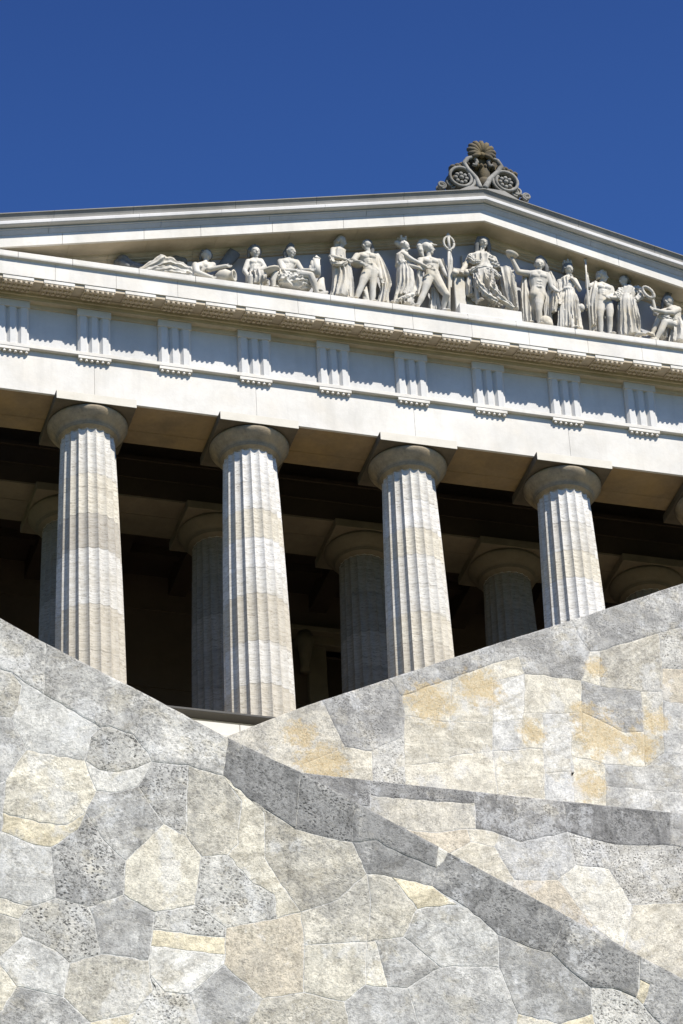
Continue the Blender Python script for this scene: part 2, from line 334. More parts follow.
# columns ----------------------------------------------------------
NFL, SUB = 20, 6
def shaft_rings(zs, rfun, fl=0.076):
    out = []
    for z in zs:
        r = rfun(z); ring = []
        for i in range(NFL):
            for j in range(SUB):
                a = 2*math.pi*(i+j/SUB)/NFL+0.08; d = 4*(j/SUB)*(1-j/SUB)
                ring.append(((r-fl*r*d)*math.cos(a), (r-fl*r*d)*math.sin(a), z))
        out.append(ring)
    return out
def rfront(z):
    t = min(1, max(0, (-0.88-z)/8.46)); return 0.70+0.19*(1-(1-t)**1.6)
WH, CRM, TAN, GT, LT = (0.62, 0.605, 0.575), (0.56, 0.52, 0.435), (0.49, 0.45, 0.375), (0.39, 0.36, 0.31), (0.56, 0.54, 0.495)
def make_column(drums, rfun=rfront, zbot=-9.335, mat='column', cap='capital', aw=1.048, mul=1.0, name='column'):
    """drums: list of (z of the drum's foot, tint) from the neck down"""
    root = MB(); z0 = -0.80
    for zb, tint in drums:
        j_ = random.uniform(0.97, 1.03); tint = tuple(c*mul*j_ for c in tint)
        n = max(2, int((z0-zb)/0.25))
        zs = [z0-(z0-zb)*k/n for k in range(n+1)]; zs[0] -= 0.004; zs[-1] += 0.004
        rr = shaft_rings(zs, rfun)
        zi = [z0-0.004+0.0, ]
        root.rings(rr, caps=False, tint=tint)
        root.rings(shaft_rings([zb+0.004, zb-0.004], lambda z: rfun(z)-0.012), caps=False, tint=tuple(c*0.6 for c in tint))
        z0 = zb
    root.rings(shaft_rings([-0.77, -0.796], rfun, 0.03), tint=tuple(c*mul for c in LT))
    col = root.build(name, M[mat], temple); col.location = TZ
    e = MB()
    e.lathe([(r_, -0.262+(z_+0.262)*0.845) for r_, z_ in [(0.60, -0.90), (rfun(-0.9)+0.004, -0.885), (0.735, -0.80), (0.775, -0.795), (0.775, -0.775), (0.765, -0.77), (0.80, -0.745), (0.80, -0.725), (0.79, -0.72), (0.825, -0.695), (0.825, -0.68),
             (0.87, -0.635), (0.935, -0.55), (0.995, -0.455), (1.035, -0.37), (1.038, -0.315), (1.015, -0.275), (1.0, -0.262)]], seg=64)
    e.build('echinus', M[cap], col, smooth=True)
    a = MB(); a.box((-aw, -aw, -0.255), (aw, aw, -0.003)); ab = bevel(a.build('abacus', M['abacusshade' if cap == 'capital' else cap], col), 0.015)  # outer abaci: shade of sides and underside put into the block's colour
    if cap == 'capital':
        u = MB(); u.box((-aw+0.01, -aw-0.014, -0.258), (aw, -aw-0.001, -0.008)); bevel(u.build('abacus_face', M['abacus'], ab), 0.004)  # pale front slab stands in for the sunlit face
    return col
def drums_at(x, ys):
    """drum joints read down the axis of the column that stands at X = x"""
    out = []
    for y, t in ys:
        out.append((float(at(x[0]+(y-450)*x[1], y, -0.8)[2]), t))
    out.append((-9.335, out[-1][1] if len(x) < 3 else x[2]))
    return out
COLS = {
 -2.5: drums_at((88, .01, TAN), [(470, LT), (484, CRM), (511, CRM), (546, GT), (603, LT), (650, TAN)]),
 -1.5: drums_at((251, .042, TAN), [(478, WH), (506, WH), (535, CRM), (566, WH), (592, LT), (640, TAN), (683, LT)]),
 -0.5: drums_at((408, .073, TAN), [(496, LT), (525, WH), (552, CRM), (582, LT), (610, LT), (640, CRM)]),
 0.5: drums_at((561, .095, WH), [(518, WH), (547, LT), (575, CRM), (606, WH), (640, WH)]),
}
for k in range(8):
    kx = k-3.5
    dr = COLS.get(kx) or [(z, random.choice([WH, CRM, TAN, LT])) for z in (-2.1, -3.2, -4.5, -5.9, -7.4, -9.335)]
    c = make_column(dr); c.location = TZ+Vector((kx*S, 0, 0)); c.rotation_euler.z = 0
# inner row of six, on two higher steps
UP = 0.36
proto = None
for k in range(6):
    x = (k-2.5)*4.11
    if proto is None:
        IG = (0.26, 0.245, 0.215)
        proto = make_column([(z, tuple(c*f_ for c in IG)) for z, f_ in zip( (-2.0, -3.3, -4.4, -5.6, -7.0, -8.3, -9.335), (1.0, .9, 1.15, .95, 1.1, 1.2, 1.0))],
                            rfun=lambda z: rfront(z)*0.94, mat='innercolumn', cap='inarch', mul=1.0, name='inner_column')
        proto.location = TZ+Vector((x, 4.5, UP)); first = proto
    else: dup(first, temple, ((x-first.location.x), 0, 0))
m = MB(); m.box((-13, 3.0, -9.333), (13, 14, -9.335+0.18)); m.box((-12.6, 3.35, -9.335+0.18), (12.6, 14, -9.335+UP-0.003)); part(m, 'inner_step', 'porchfloor')
# architrave -------------------------------------------------------
m = MB()
for x0, x1 in seams(-XE, XE, S, off=S*0.207, gap=0.004): m.box((x0, -0.835, 0.0), (x1, -0.76, 1.30))
part(m, 'architrave', 'limestone', bev=0.006)
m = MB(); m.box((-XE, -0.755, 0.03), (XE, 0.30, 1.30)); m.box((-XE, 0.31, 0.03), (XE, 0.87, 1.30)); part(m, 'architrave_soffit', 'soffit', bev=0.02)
m = MB(); m.box((-XE-0.05, -0.955, 1.302), (XE+0.05, 0.9, 1.417)); part(m, 'taenia', 'limestone', bev=0.008)
# side architraves running back
for s in (-1, 1):
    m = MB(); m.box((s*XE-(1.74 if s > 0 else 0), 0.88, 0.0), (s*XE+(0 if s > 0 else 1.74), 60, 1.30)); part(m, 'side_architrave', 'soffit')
# frieze
m = MB()
for x0, x1 in seams(-XE+0.06, XE-0.06, S/2, off=0.45): m.box((x0, -0.80, 1.417), (x1, 0.85, 2.81))
part(m, 'frieze', 'frieze')
m = MB(); m.box((-XE, -0.845, 2.69), (XE, -0.80, 2.812)); part(m, 'frieze_band', 'mutule')
def triglyph():
    t = MB(); hw = 0.432; yb, yf = -0.80, -0.93; q = hw/3
    pr = [(-hw, yb), (-hw, yf+0.065), (-hw+0.065, yf)]
    for c in (-q, q):
        pr += [(c-0.075, yf), (c, yf+0.09), (c+0.075, yf)]
    pr += [(hw-0.065, yf), (hw, yf+0.065), (hw, yb)]
    t.prism_z(pr, 1.417, 2.60)
    t.box((-hw-0.012, -0.955, 2.60), (hw+0.012, -0.80, 2.805))
    o = part(t, 'triglyph', 'frieze')
    r_ = MB(); r_.box((-hw, -0.945, 1.215), (hw, -0.833, 1.300))
    for i in range(6):
        x = -hw+hw/6+i*hw/3; r_.lathe([(0.03, 0), (0.04, -0.065)], (x, -0.90, 1.215), 10)
    r_.build('regula', M['limestone'], o)
    return o
t0 = triglyph(); n = 0
for k in range(15):
    x = (k-7)*S/2
    if k == 0: t0.location = TZ+Vector((x, 0, 0))
    else: dup(t0, temple, (x-t0.location.x, 0, 0)) if False else None
for k in range(1, 15): dup(t0, temple, ((k)*S/2, 0, 0))
# bed moulding, mutules, horizontal cornice
m = MB(); m.prism_x([(-0.80, 2.815), (-1.0, 2.815), (-1.0, 2.93), (-1.04, 2.94), (-1.04, 3.02), (-1.08, 3.06), (-0.8, 3.2)], -XE, XE); part(m, 'bed_moulding', 'mutule')
def mutule():
    t = MB(); hw = 0.405
    a, b = (-1.06, 3.035), (-1.635, 2.90)
    t.prism_x([a, b, (-1.635, 3.02), (-1.06, 3.15)], -hw, hw)
    lip = MB(); lip.box((-hw, -1.650, 2.935), (hw, -1.637, 3.035))
    for i in range(6):
        for j in range(3):
            f = 0.16+0.39*j; y = a[0]+(b[0]-a[0])*f; z = a[1]+(b[1]-a[1])*f
            t.lathe([(0.046, 0.01), (0.042, -0.06)], (-hw+hw/6+i*hw/3, y, z), 8)
    o = part(t, 'mutule', 'mutule'); lip.build('mutule_face', M['limestone'], o)
    return o
mt = mutule(); mt.location = TZ+Vector((-14*S/4, 0, 0))
for k in range(1, 29): dup(mt, temple, (k*S/4, 0, 0))
m = MB(); m.prism_x([(-1.05, 3.08), (-1.625, 2.935), (-1.625, 3.12), (-1.05, 3.2)], -XE-0.6, XE+0.6); part(m, 'cornice_soffit', 'mutule')
m = MB()
for x0, x1 in seams(-XE-0.75, XE+0.75, S/4*1.5, jit=0.1, gap=0.008): m.prism_x([(-0.80, 3.202), (-1.60, 3.125), (-1.60, 3.045), (-1.665, 3.045), (-1.665, 3.54), (-1.70, 3.56), (-0.80, 3.56)], x0, x1)
part(m, 'cornice', 'limestone')
m = MB()
for x0, x1 in seams(-XE-0.8, XE+0.8, 1.75, jit=0.3, gap=0.01): m.prism_x([(-0.3, 3.562), (-1.745, 3.562), (-1.755, 3.60), (-1.755, 3.745), (-1.70, 3.775), (-1.42, 3.955), (-0.3, 3.96)], x0, x1)
part(m, 'cornice_ledge', 'limestone', bev=0.006)
# tympanum and raking cornice
SL = 0.2435
m = MB(); hx = 14.6
m.add([(-hx, -0.86, 3.8), (hx, -0.86, 3.8), (0, -0.86, 7.35), (-hx, -0.2, 3.8), (hx, -0.2, 3.8), (0, -0.2, 7.35)], [(0, 1, 2), (5, 4, 3), (0, 3, 4, 1), (1, 4, 5, 2), (2, 5, 3, 0)])
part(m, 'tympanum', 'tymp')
def raking(prof, name, mat, step, gap=0.01, jit=0.25, x1=16.75, bev=0):
    """profile (Y, Z above the apex line) drawn along both slopes, mitred over the middle"""
    m = MB()
    for sgn in (-1, 1):
        for a, b in seams(0, x1, step, jit=jit, gap=gap, off=random.uniform(-0.3, 0.3)):
            if a < 0.1: a = 0.0
            a *= sgn; b *= sgn; n = len(prof)
            vs = [(a, y, z-SL*abs(a)) for y, z in prof]+[(b, y, z-SL*abs(b)) for y, z in prof]
            m.add(vs, [(i, (i+1) % n, n+(i+1) % n, n+i) for i in range(n)]+[tuple(range(n))[::-1], tuple(range(n, 2*n))])
    return part(m, name, mat, bev=bev)
raking([(-0.30, 6.93), (-0.93, 6.93), (-0.93, 6.99), (-0.99, 7.01), (-0.99, 7.06), (-1.05, 7.09), (-1.05, 7.17), (-0.3, 7.17)], 'raking_bed_moulding', 'mutule', 2.0)
raking([(-0.30, 7.172), (-1.597, 7.172), (-1.597, 7.20), (-0.3, 7.20)], 'raking_soffit', 'mutule', 1.9, gap=0.006)
raking([(-0.30, 7.202), (-1.60, 7.202), (-1.60, 7.14), (-1.67, 7.14), (-1.675, 7.50), (-0.30, 7.50)], 'raking_cornice', 'limestone', 1.9)
raking([(-0.3, 7.502), (-1.69, 7.502), (-1.72, 7.56), (-1.745, 7.60), (-1.745, 7.625), (-1.775, 7.632), (-1.775, 7.652), (-1.74, 7.655), (-0.3, 7.655)], 'raking_fillet', 'simalight', 3.0)
raking([(-0.3, 7.657), (-1.73, 7.657), (-1.75, 7.68), (-1.80, 7.69), (-1.885, 7.695), (-1.91, 7.715), (-1.905, 7.80), (-1.88, 7.835), (-1.85, 7.845), (-0.3, 7.845)], 'raking_moulding', 'simalight', 2.4, gap=0.006)
raking([(-0.3, 7.847), (-1.845, 7.847), (-1.845, 7.92), (-1.865, 7.99), (-1.90, 8.045), (-1.92, 8.05), (-1.92, 8.075), (-1.80, 8.11), (-0.3, 8.11)], 'sima', 'sima', 2.4, gap=0.008)
m = MB()
for sgn in (-1, 1):
    m.add([(0, -0.3, 8.06), (sgn*16.7, -0.3, 8.06-SL*16.7), (sgn*16.7, 61, 8.06-SL*16.7), (0, 61, 8.06), (0, -0.3, 7.9), (sgn*16.7, -0.3, 7.9-SL*16.7), (sgn*16.7, 61, 7.9-SL*16.7), (0, 61, 7.9)],
          [(0, 1, 2, 3), (7, 6, 5, 4), (0, 4, 5, 1), (1, 5, 6, 2), (2, 6, 7, 3), (3, 7, 4, 0)])
part(m, 'roof', 'roof')
# porch interior ---------------------------------------------------
m = MB(); m.box((-14, 3.63, UP+0.05), (14, 5.37, UP+1.2)); part(m, 'inner_architrave', 'timber_and_shade')  # porch shade put into the face colour; the soffit slab stays lighter
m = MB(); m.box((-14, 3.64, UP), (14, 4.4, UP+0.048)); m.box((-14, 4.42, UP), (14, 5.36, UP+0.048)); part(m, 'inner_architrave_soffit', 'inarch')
m = MB(); m.box((-14, 3.56, UP+1.2), (14, 5.44, UP+1.32)); m.box((-14, 3.6, UP+0.62), (14, 3.628, UP+0.68)); m.box((-14, 3.6, 2.3), (14, 3.7, 2.4)); m.box((-14, 3.7, UP+1.32), (14, 5.3, 3.0)); part(m, 'inner_frieze', 'timber_and_shade')
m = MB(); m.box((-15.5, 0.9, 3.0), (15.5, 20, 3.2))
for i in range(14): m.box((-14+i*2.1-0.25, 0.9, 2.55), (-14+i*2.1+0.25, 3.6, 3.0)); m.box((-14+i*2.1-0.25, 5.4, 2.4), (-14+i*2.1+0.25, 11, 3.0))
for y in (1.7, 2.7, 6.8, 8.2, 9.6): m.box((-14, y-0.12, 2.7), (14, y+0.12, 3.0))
part(m, 'ceiling', 'timber_and_shade')
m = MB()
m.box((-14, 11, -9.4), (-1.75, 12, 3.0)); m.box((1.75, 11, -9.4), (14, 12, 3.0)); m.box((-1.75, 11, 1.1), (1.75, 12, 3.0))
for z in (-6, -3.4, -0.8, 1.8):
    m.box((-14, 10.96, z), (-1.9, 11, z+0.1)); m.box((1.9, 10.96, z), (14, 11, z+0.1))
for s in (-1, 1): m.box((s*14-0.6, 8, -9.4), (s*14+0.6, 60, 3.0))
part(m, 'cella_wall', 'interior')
m = MB()
for s in (-1, 1):
    m.box((s*1.55-0.28, 10.80, -8.4), (s*1.55+0.28, 11.3, 1.1))
m.box((-2.15, 10.7, 1.1), (2.15, 11.3, 1.38)); m.box((-2.4, 10.45, 1.38), (2.4, 11.3, 1.55))
dfr = part(m, 'door_surround', 'inarch', bev=0.02)
for s in (-1, 1):
    m = MB(); m.tube([(s*1.95, 10.62, 1.35), (s*1.95, 10.55, 1.0), (s*1.95, 10.66, 0.6), (s*1.95, 10.74, 0.3), (s*1.95, 10.72, 0.12)], [0.2, 0.24, 0.17, 0.12, 0.16], 10)
    m.build('console', M['inarch'], dfr, smooth=True)
m = MB()
for s in (-1, 1):
    m.box((s*0.64-0.62, 11.4, -8.4), (s*0.64+0.62, 11.5, 1.1))
    for z in (-7.6, -4.4, -1.3): m.box((s*0.64-0.45, 11.36, z), (s*0.64+0.45, 11.4, z+2.0))
part(m, 'door', 'timber_and_shade')

# ------------------------------------------------------------------ acroterion over the apex
def spiral(cx, cz, r0, r1, a0, turns, y, n=60):
    return [(cx+(r0+(r1-r0)*i/n)*math.cos(a0+turns*2*math.pi*i/n), y, cz+(r0+(r1-r0)*i/n)*math.sin(a0+turns*2*math.pi*i/n)) for i in range(n+1)]
AY = -1.45
ac = empty('acroterion', tuple(at(484, 193, AY)))
tag(ac, 'lichen stained stone roof ornament with palmette and two rosette volutes on the gable apex', 'roof ornament')
AZ = -Vector(ac.location)
def apart(mb, name, mat, parent=None, smooth=True):
    o = mb.build(name, M[mat], parent or ac, smooth)
    if parent is None: o.location = AZ
    return o
def P(x, y, d=0.0, Y=AY): return Vector(at(x, y, Y+d))
pm = 1/38.5
# base block
b_ = MB(); c0 = P(484.5, 190)
for s in (-1, 1):
    n_ = 10
b_.add([(c0.x-1.15, AY-0.25, c0.z-0.55), (c0.x+1.15, AY-0.25, c0.z-0.55), (c0.x+0.5, AY-0.2, c0.z-0.1), (c0.x-0.5, AY-0.2, c0.z-0.1),
        (c0.x-1.15, AY+0.25, c0.z-0.55), (c0.x+1.15, AY+0.25, c0.z-0.55), (c0.x+0.5, AY+0.2, c0.z-0.1), (c0.x-0.5, AY+0.2, c0.z-0.1)],
       [(0, 1, 2, 3), (7, 6, 5, 4), (0, 4, 5, 1), (1, 5, 6, 2), (2, 6, 7, 3), (3, 7, 4, 0)])
apart(b_, 'base', 'sima', smooth=False)
for s, vx, vy in ((-1, 461.5, 177.5), (1, 506, 182)):
    c = P(vx, vy, -0.16)+Vector((0, 0.16, 0)); v = MB()
    sp = spiral(c.x, c.z, 0.40, 0.27, R(-70) if s < 0 else R(250), -1.3*s if s > 0 else 1.3, c.y)
    v.tube([(x, y-0.16, z) for x, y, z in sp], 0.048, 6); v.tube([(x, y+0.16, z) for x, y, z in sp], 0.048, 6)
    v.rings([[(x, y-0.15, z), (x, y+0.15, z), (x*0.92+c.x*0.08, y+0.15, z*0.92+c.z*0.08), (x*0.92+c.x*0.08, y-0.15, z*0.92+c.z*0.08)] for x, y, z in sp])
    vo = apart(v, 'volute', 'acro')
    d = MB(); d.rings([[(c.x+r*math.cos(a), c.y+yy, c.z+r*math.sin(a)) for a in [2*math.pi*i/24 for i in range(24)]] for r, yy in ((0.30, 0.1), (0.30, -0.06), (0.05, -0.1))])
    apart(d, 'volute_disc', 'acrobrown')
    ro = MB()
    for i in range(8):
        a = 2*math.pi*i/8
        ro.ball((c.x+0.155*math.cos(a), c.y-0.13, c.z+0.155*math.sin(a)), (0.062, 0.06, 0.062), 8)
    ro.ball((c.x, c.y-0.16, c.z), 0.07, 8)
    r_o = apart(ro, 'rosette', 'acro')
    # stems rising to the palmette, leaf over the volute, small end scrolls
    st = MB(); q = [P(x_, y_, -0.2)+Vector((0, 0.04, 0)) for x_, y_ in ((483+s*2, 188), (483+s*7, 178+s*0.8), (483+s*15, 170+s*1.5), (483+s*18.5, 164+s*1.6), (483+s*15, 159+s*1.2), (483+s*9, 157+s), (483+s*5.5, 161), (483+s*7, 165+s*.5), (483+s*10, 164+s*.5))]
    pts = []
    for i in range(len(q)-1):
        for k in range(5):
            f = k/5; pts.append(q[i].lerp(q[i+1], f))
    pts.append(q[-1]); st.tube(pts, [0.085-0.04*i/len(pts) for i in range(len(pts))], 7)
    apart(st, 'stem', 'acro')
    lf = MB()
    for j in range(7):
        w = P(483+s*(17+j*2.3), 167+s*1.8+j*0.9*(1+0.35*s)+(j % 2)*2.0)
        lf.ball((w.x, w.y, w.z), (0.11, 0.16, 0.10), 8)
    apart(lf, 'leaf', 'acrobrown')
    es = MB(); c2 = P(484+s*33, 188.5+s*4.5, -0.08)+Vector((0, 0.08, 0))
    for k, (dx, rr) in enumerate(((0, 0.17), (s*0.27, 0.12))):
        zz = c2.z-SL*abs(dx)*1.0+(-0.02 if k else 0.03)
        sq = spiral(c2.x+dx, zz, rr, 0.04, R(-90), s*-1.6, c2.y, 40)
        es.tube([(x, y-0.08, z) for x, y, z in sq], 0.038, 6); es.tube([(x, y+0.1, z) for x, y, z in sq], 0.038, 6)
        es.ball((c2.x+dx, c2.y, zz), (rr*0.8, 0.1, rr*0.8), 10)
    s1, s2 = P(484+s*24, 190+s*3), P(484+s*42, 191+s*6.0)
    es.tube([s1, s1.lerp(s2, 0.5)+Vector((0, 0, 0.03)), s2], 0.05, 6)
    apart(es, 'end_scroll', 'acro')
he = MB(); hc = P(484, 174); he.ball(hc, (0.17, 0.15, 0.40), 12); he.ball(P(484, 185), (0.2, 0.2, 0.25), 12)
for i in range(5): he.ball(P(476+i*4, 168+i*0.5), (0.07, 0.2, 0.10), 8)
apart(he, 'calyx', 'acrobrown')
bk = MB(); ol = [P(x_, y_) for x_, y_ in ((450, 190), (449, 182), (452, 170), (460, 164), (468, 160), (471, 152), (482, 147), (493, 154), (497, 162), (506, 168), (516, 174), (519, 188), (517, 197), (484, 192))]
bk.add([(p.x, AY+0.02, p.z) for p in ol]+[(p.x, AY+0.2, p.z) for p in ol], [tuple(range(14)), tuple(range(14, 28))[::-1]]+[(i, (i+1) % 14, 14+(i+1) % 14, 14+i) for i in range(14)])
apart(bk, 'backing', 'acrobrown', smooth=False)
pa = MB(); pc = P(481.5, 157, -0.12)+Vector((0, 0.12, 0))
for i in range(11):
    a = R(-28+236*i/10); L = 0.35+0.13*math.sin(math.pi*i/10)
    pts = [(pc.x+L*f*math.cos(a), pc.y-0.12-0.10*math.sin(math.pi*f), pc.z+0.05+L*f*math.sin(a)) for f in (0, 0.3, 0.6, 0.85, 1.0)]
    pa.tube(pts, [0.03, 0.06, 0.085, 0.085, 0.05], 7)
pa.ball((pc.x, pc.y, pc.z+0.12), (0.34, 0.12, 0.42), 12); pa.ball((pc.x, pc.y-0.16, pc.z+0.02), 0.1, 8)
apart(pa, 'palmette', 'acrobrown')
# ------------------------------------------------------------------ the pediment figures
FY = -1.30                                  # depth of the row of figures
PM = 1/38.6                                 # metres per pixel of the photograph at that depth
def fp(x, y, d=0.0): return Vector(at(x, y, FY+d))
def fuse(mb, name, mat, parent, vox=0.014, smooth_it=3):
    """melt overlapping pieces into one continuous surface"""
    me = bpy.data.meshes.new(name); me.from_pydata(mb.v, [], mb.f); me.update()
    bm = bmesh.new(); bm.from_mesh(me); bmesh.ops.recalc_face_normals(bm, faces=bm.faces[:]); bm.to_mesh(me); bm.free()
    o = bpy.data.objects.new(name, me); COL.objects.link(o)
    r = o.modifiers.new('fuse', 'REMESH'); r.mode = 'VOXEL'; r.voxel_size = vox
    s = o.modifiers.new('soft', 'SMOOTH'); s.iterations = smooth_it; s.factor = 0.5
    dg = bpy.context.evaluated_depsgraph_get()
    m2 = bpy.data.meshes.new_from_object(o.evaluated_get(dg))
    o.modifiers.clear(); o.data = m2; bpy.data.meshes.remove(me); m2.name = name
    m2.materials.clear(); m2.materials.append(M[mat]); m2.polygons.foreach_set('use_smooth', [True]*len(m2.polygons))
    o.parent = parent
    return o
def limb(mb, pts, seg=12):
    """pts: (point, radius) chain of tapered capsules"""
    for (a, ra), (b, rb) in zip(pts, pts[1:]):
        a, b = Vector(a), Vector(b); t = (b-a); L = t.length
        if L < 1e-5: continue
        t /= L; u = (Vector((0, 1, 0)) if abs(t.y) < 0.9 else Vector((1, 0, 0))); u = (u-t*u.dot(t)).normalized(); v = t.cross(u)
        rg = []
        for k in range(5): ang = -math.pi/2+math.pi/2*(k+0.15)/5; rg.append((a+t*ra*math.sin(ang), ra*math.cos(ang)))
        n = 4
        for k in range(n+1): rg.append((a.lerp(b, k/n), ra+(rb-ra)*k/n))
        for k in range(1, 5): ang = math.pi/2*(k-0.1)/5; rg.append((b+t*rb*math.sin(ang), rb*math.cos(ang)))
        mb.rings([[c+(u*math.cos(2*math.pi*j/seg)+v*math.sin(2*math.pi*j/seg))*r for j in range(seg)] for c, r in rg])
def head(mb, c, r, yaw=0, tilt=0):
    """yaw: 0 looks out of the pediment, +90 to the right; r: half the width of the skull"""
    y = R(yaw); f = Vector((math.sin(y), -math.cos(y), -math.sin(R(tilt+10)))).normalized(); sd = Vector((math.cos(y), math.sin(y), 0)); up = sd.cross(f)*-1
    if up.z < 0: up = -up
    c = Vector(c)
    mb.ball(c+up*r*0.18, (r*1.02, r*1.08, r*1.12), 14)
    limb(mb, [(c+f*r*0.30-up*r*0.35, r*0.78), (c+f*r*0.55-up*r*0.95, r*0.42)])                   # jaw
    limb(mb, [(c+f*r*1.0+up*r*0.18, r*0.10), (c+f*r*1.26-up*r*0.28, r*0.17)], 8)                # nose
    for s in (-1, 1):
        limb(mb, [(c+f*r*0.98+sd*s*r*0.18+up*r*0.26, r*0.12), (c+f*r*0.84+sd*s*r*0.6+up*r*0.26, r*0.12)], 8)   # brow
        limb(mb, [(c+f*r*0.86+sd*s*r*0.36+up*r*0.04, r*0.14), (c+f*r*0.84+sd*s*r*0.4+up*r*0.04, r*0.13)], 8)   # eye
        limb(mb, [(c+f*r*0.70+sd*s*r*0.45-up*r*0.30, r*0.25), (c+f*r*0.6+sd*s*r*0.5-up*r*0.45, r*0.22)], 8)   # cheek
        limb(mb, [(c+sd*s*r*1.02+up*r*0.1, r*0.17), (c+sd*s*r*1.0-up*r*0.2, r*0.12)], 8)                       # ear
    limb(mb, [(c+f*r*0.98+sd*r*0.2-up*r*0.58, r*0.12), (c+f*r*0.98-sd*r*0.2-up*r*0.58, r*0.12)], 8)           # mouth
    return f, sd, up
def hand(mb, w, d, r=0.055, curl=0.5, spread=None):
    """palm, four bent fingers and a thumb; w: wrist, d: direction of the hand"""
    w, d = Vector(w), Vector(d).normalized()
    s = d.cross(Vector((0, 1, 0))); s = s.normalized() if s.length > 0.1 else Vector((1, 0, 0)); p = s.cross(d)
    if p.y > 0: p = -p
    for k in (-1, -0.33, 0.33, 1): limb(mb, [(w, r*0.55), (w+d*r*1.5+s*k*r*0.55, r*0.42)], 8)
    for k, L in ((-1, 0.85), (-0.33, 1.05), (0.33, 1.1), (1, 0.95)):
        a = w+d*r*1.5+s*k*r*0.62; b = a+(d+p*curl*0.4).normalized()*r*0.9*L; c_ = b+(d*0.6+p*curl*1.2).normalized()*r*0.75*L
        limb(mb, [(a, r*0.28), (b, r*0.25), (c_, r*0.2)], 7)
    a = w+d*r*0.5+s*r*0.6; b = a+(d*0.6+s*0.7+p*0.4).normalized()*r*0.8; limb(mb, [(a, r*0.32), (b, r*0.27), (b+(d*0.8+p*0.5).normalized()*r*0.6, r*0.2)], 7)
def foot(mb, ankle, yaw, L=0.25):
    a = Vector(ankle); f = Vector((math.sin(R(yaw)), -math.cos(R(yaw)), 0)); s = Vector((f.y, -f.x, 0))
    limb(mb, [(a-f*0.04, 0.055), (a-f*0.05-Vector((0, 0, 0.05)), 0.05)])
    limb(mb, [(a-Vector((0, 0, 0.01)), 0.055), (a+f*L*0.45-Vector((0, 0, 0.05)), 0.052), (a+f*L*0.72-Vector((0, 0, 0.07)), 0.036)])
    for k in range(-2, 3): limb(mb, [(a+f*L*0.6+s*k*0.022-Vector((0, 0, 0.07)), 0.02), (a+f*L*(0.88-0.03*abs(k))+s*k*0.025-Vector((0, 0, 0.085)), 0.016)], 6)
def torso(mb, shL, shR, pelvis, neck, headc, w=1.0, muscle=True):
    """ribcage, belly, hips and neck between two shoulder points and the pelvis"""
    shL, shR, pelvis, neck = map(Vector, (shL, shR, pelvis, neck)); mid = (shL+shR)/2; ax = pelvis-mid
    rib = mid+ax*0.30; bel = mid+ax*0.66; half = (shR-shL).length/2
    limb(mb, [(shL.lerp(mid, 0.12), 0.085*w), (mid+Vector((0, 0, 0.02)), 0.115*w), (shR.lerp(mid, 0.12), 0.085*w)])
    x = (shR-shL).normalized()
    for s in (-1, 1):
        limb(mb, [(mid+x*s*half*0.45+ax*0.08, 0.13*w), (rib+x*s*half*0.36, 0.145*w), (bel+x*s*half*0.25, 0.125*w), (pelvis+x*s*half*0.34, 0.135*w)])
        if muscle: mb.ball(mid+x*s*half*0.42+ax*0.2+Vector((0, -0.115*w, 0)), (0.105*w, 0.055*w, 0.075*w), 12)
    if muscle:
        for q in (0.45, 0.58, 0.7):
            for s in (-1, 1): mb.ball(mid+ax*q+x*s*0.04+Vector((0, -0.125*w, 0)), (0.045, 0.03, 0.045), 8)
    limb(mb, [(mid, 0.085*w), (neck, 0.066*w), (Vector(headc), 0.066*w)])
def loft(mb, rings, n=14, amp=(0.03, 0.14), twist=0.0, seg=112, seed=0, bulge=0.0, sharp=0.55):
    """hanging cloth: (centre, half width, half depth) rings joined by a folded skin"""
    rr = random.Random(seed); ph = [rr.uniform(0, 6.28) for _ in range(6)]
    # resample the ring list smoothly
    K = 26; out = []
    m = len(rings)-1
    for k in range(K+1):
        t = k/K*m; i = min(int(t), m-1); f = t-i; f2 = f*f*(3-2*f) if m > 1 else f
        c0, a0, b0 = rings[i]; c1, a1, b1 = rings[i+1]
        c = Vector(c0).lerp(Vector(c1), f); a = a0+(a1-a0)*f2; b = b0+(b1-b0)*f2; T = k/K
        A = 2.1*(amp[0]+(amp[1]-amp[0])*T); ring = []
        for j in range(seg):
            th = 2*math.pi*j/seg; q = th*n+ph[0]+twist*T*6.28+0.9*math.sin(2*th+ph[1]+T*2)+0.5*math.sin(3*th+ph[2]-T*1.5)+0.9*math.sin(T*5.5+2*th+ph[3])*T+0.6*math.sin(T*9-3*th+ph[4])
            wv = 1-2*abs(math.sin(q/2))**sharp
            wv = wv*(0.65+0.5*math.sin(th*3+ph[3]+T*4))
            e = 1+A*wv+0.02*math.sin(5*th+ph[4]+T*5)
            ring.append((c.x+a*e*math.cos(th), c.y+b*(1+A*wv*1.3)*math.sin(th), c.z+0.02*math.sin(3*th+ph[5])*(1 if k == K else 0.3)))
        out.append(ring)
    mb.rings(out)
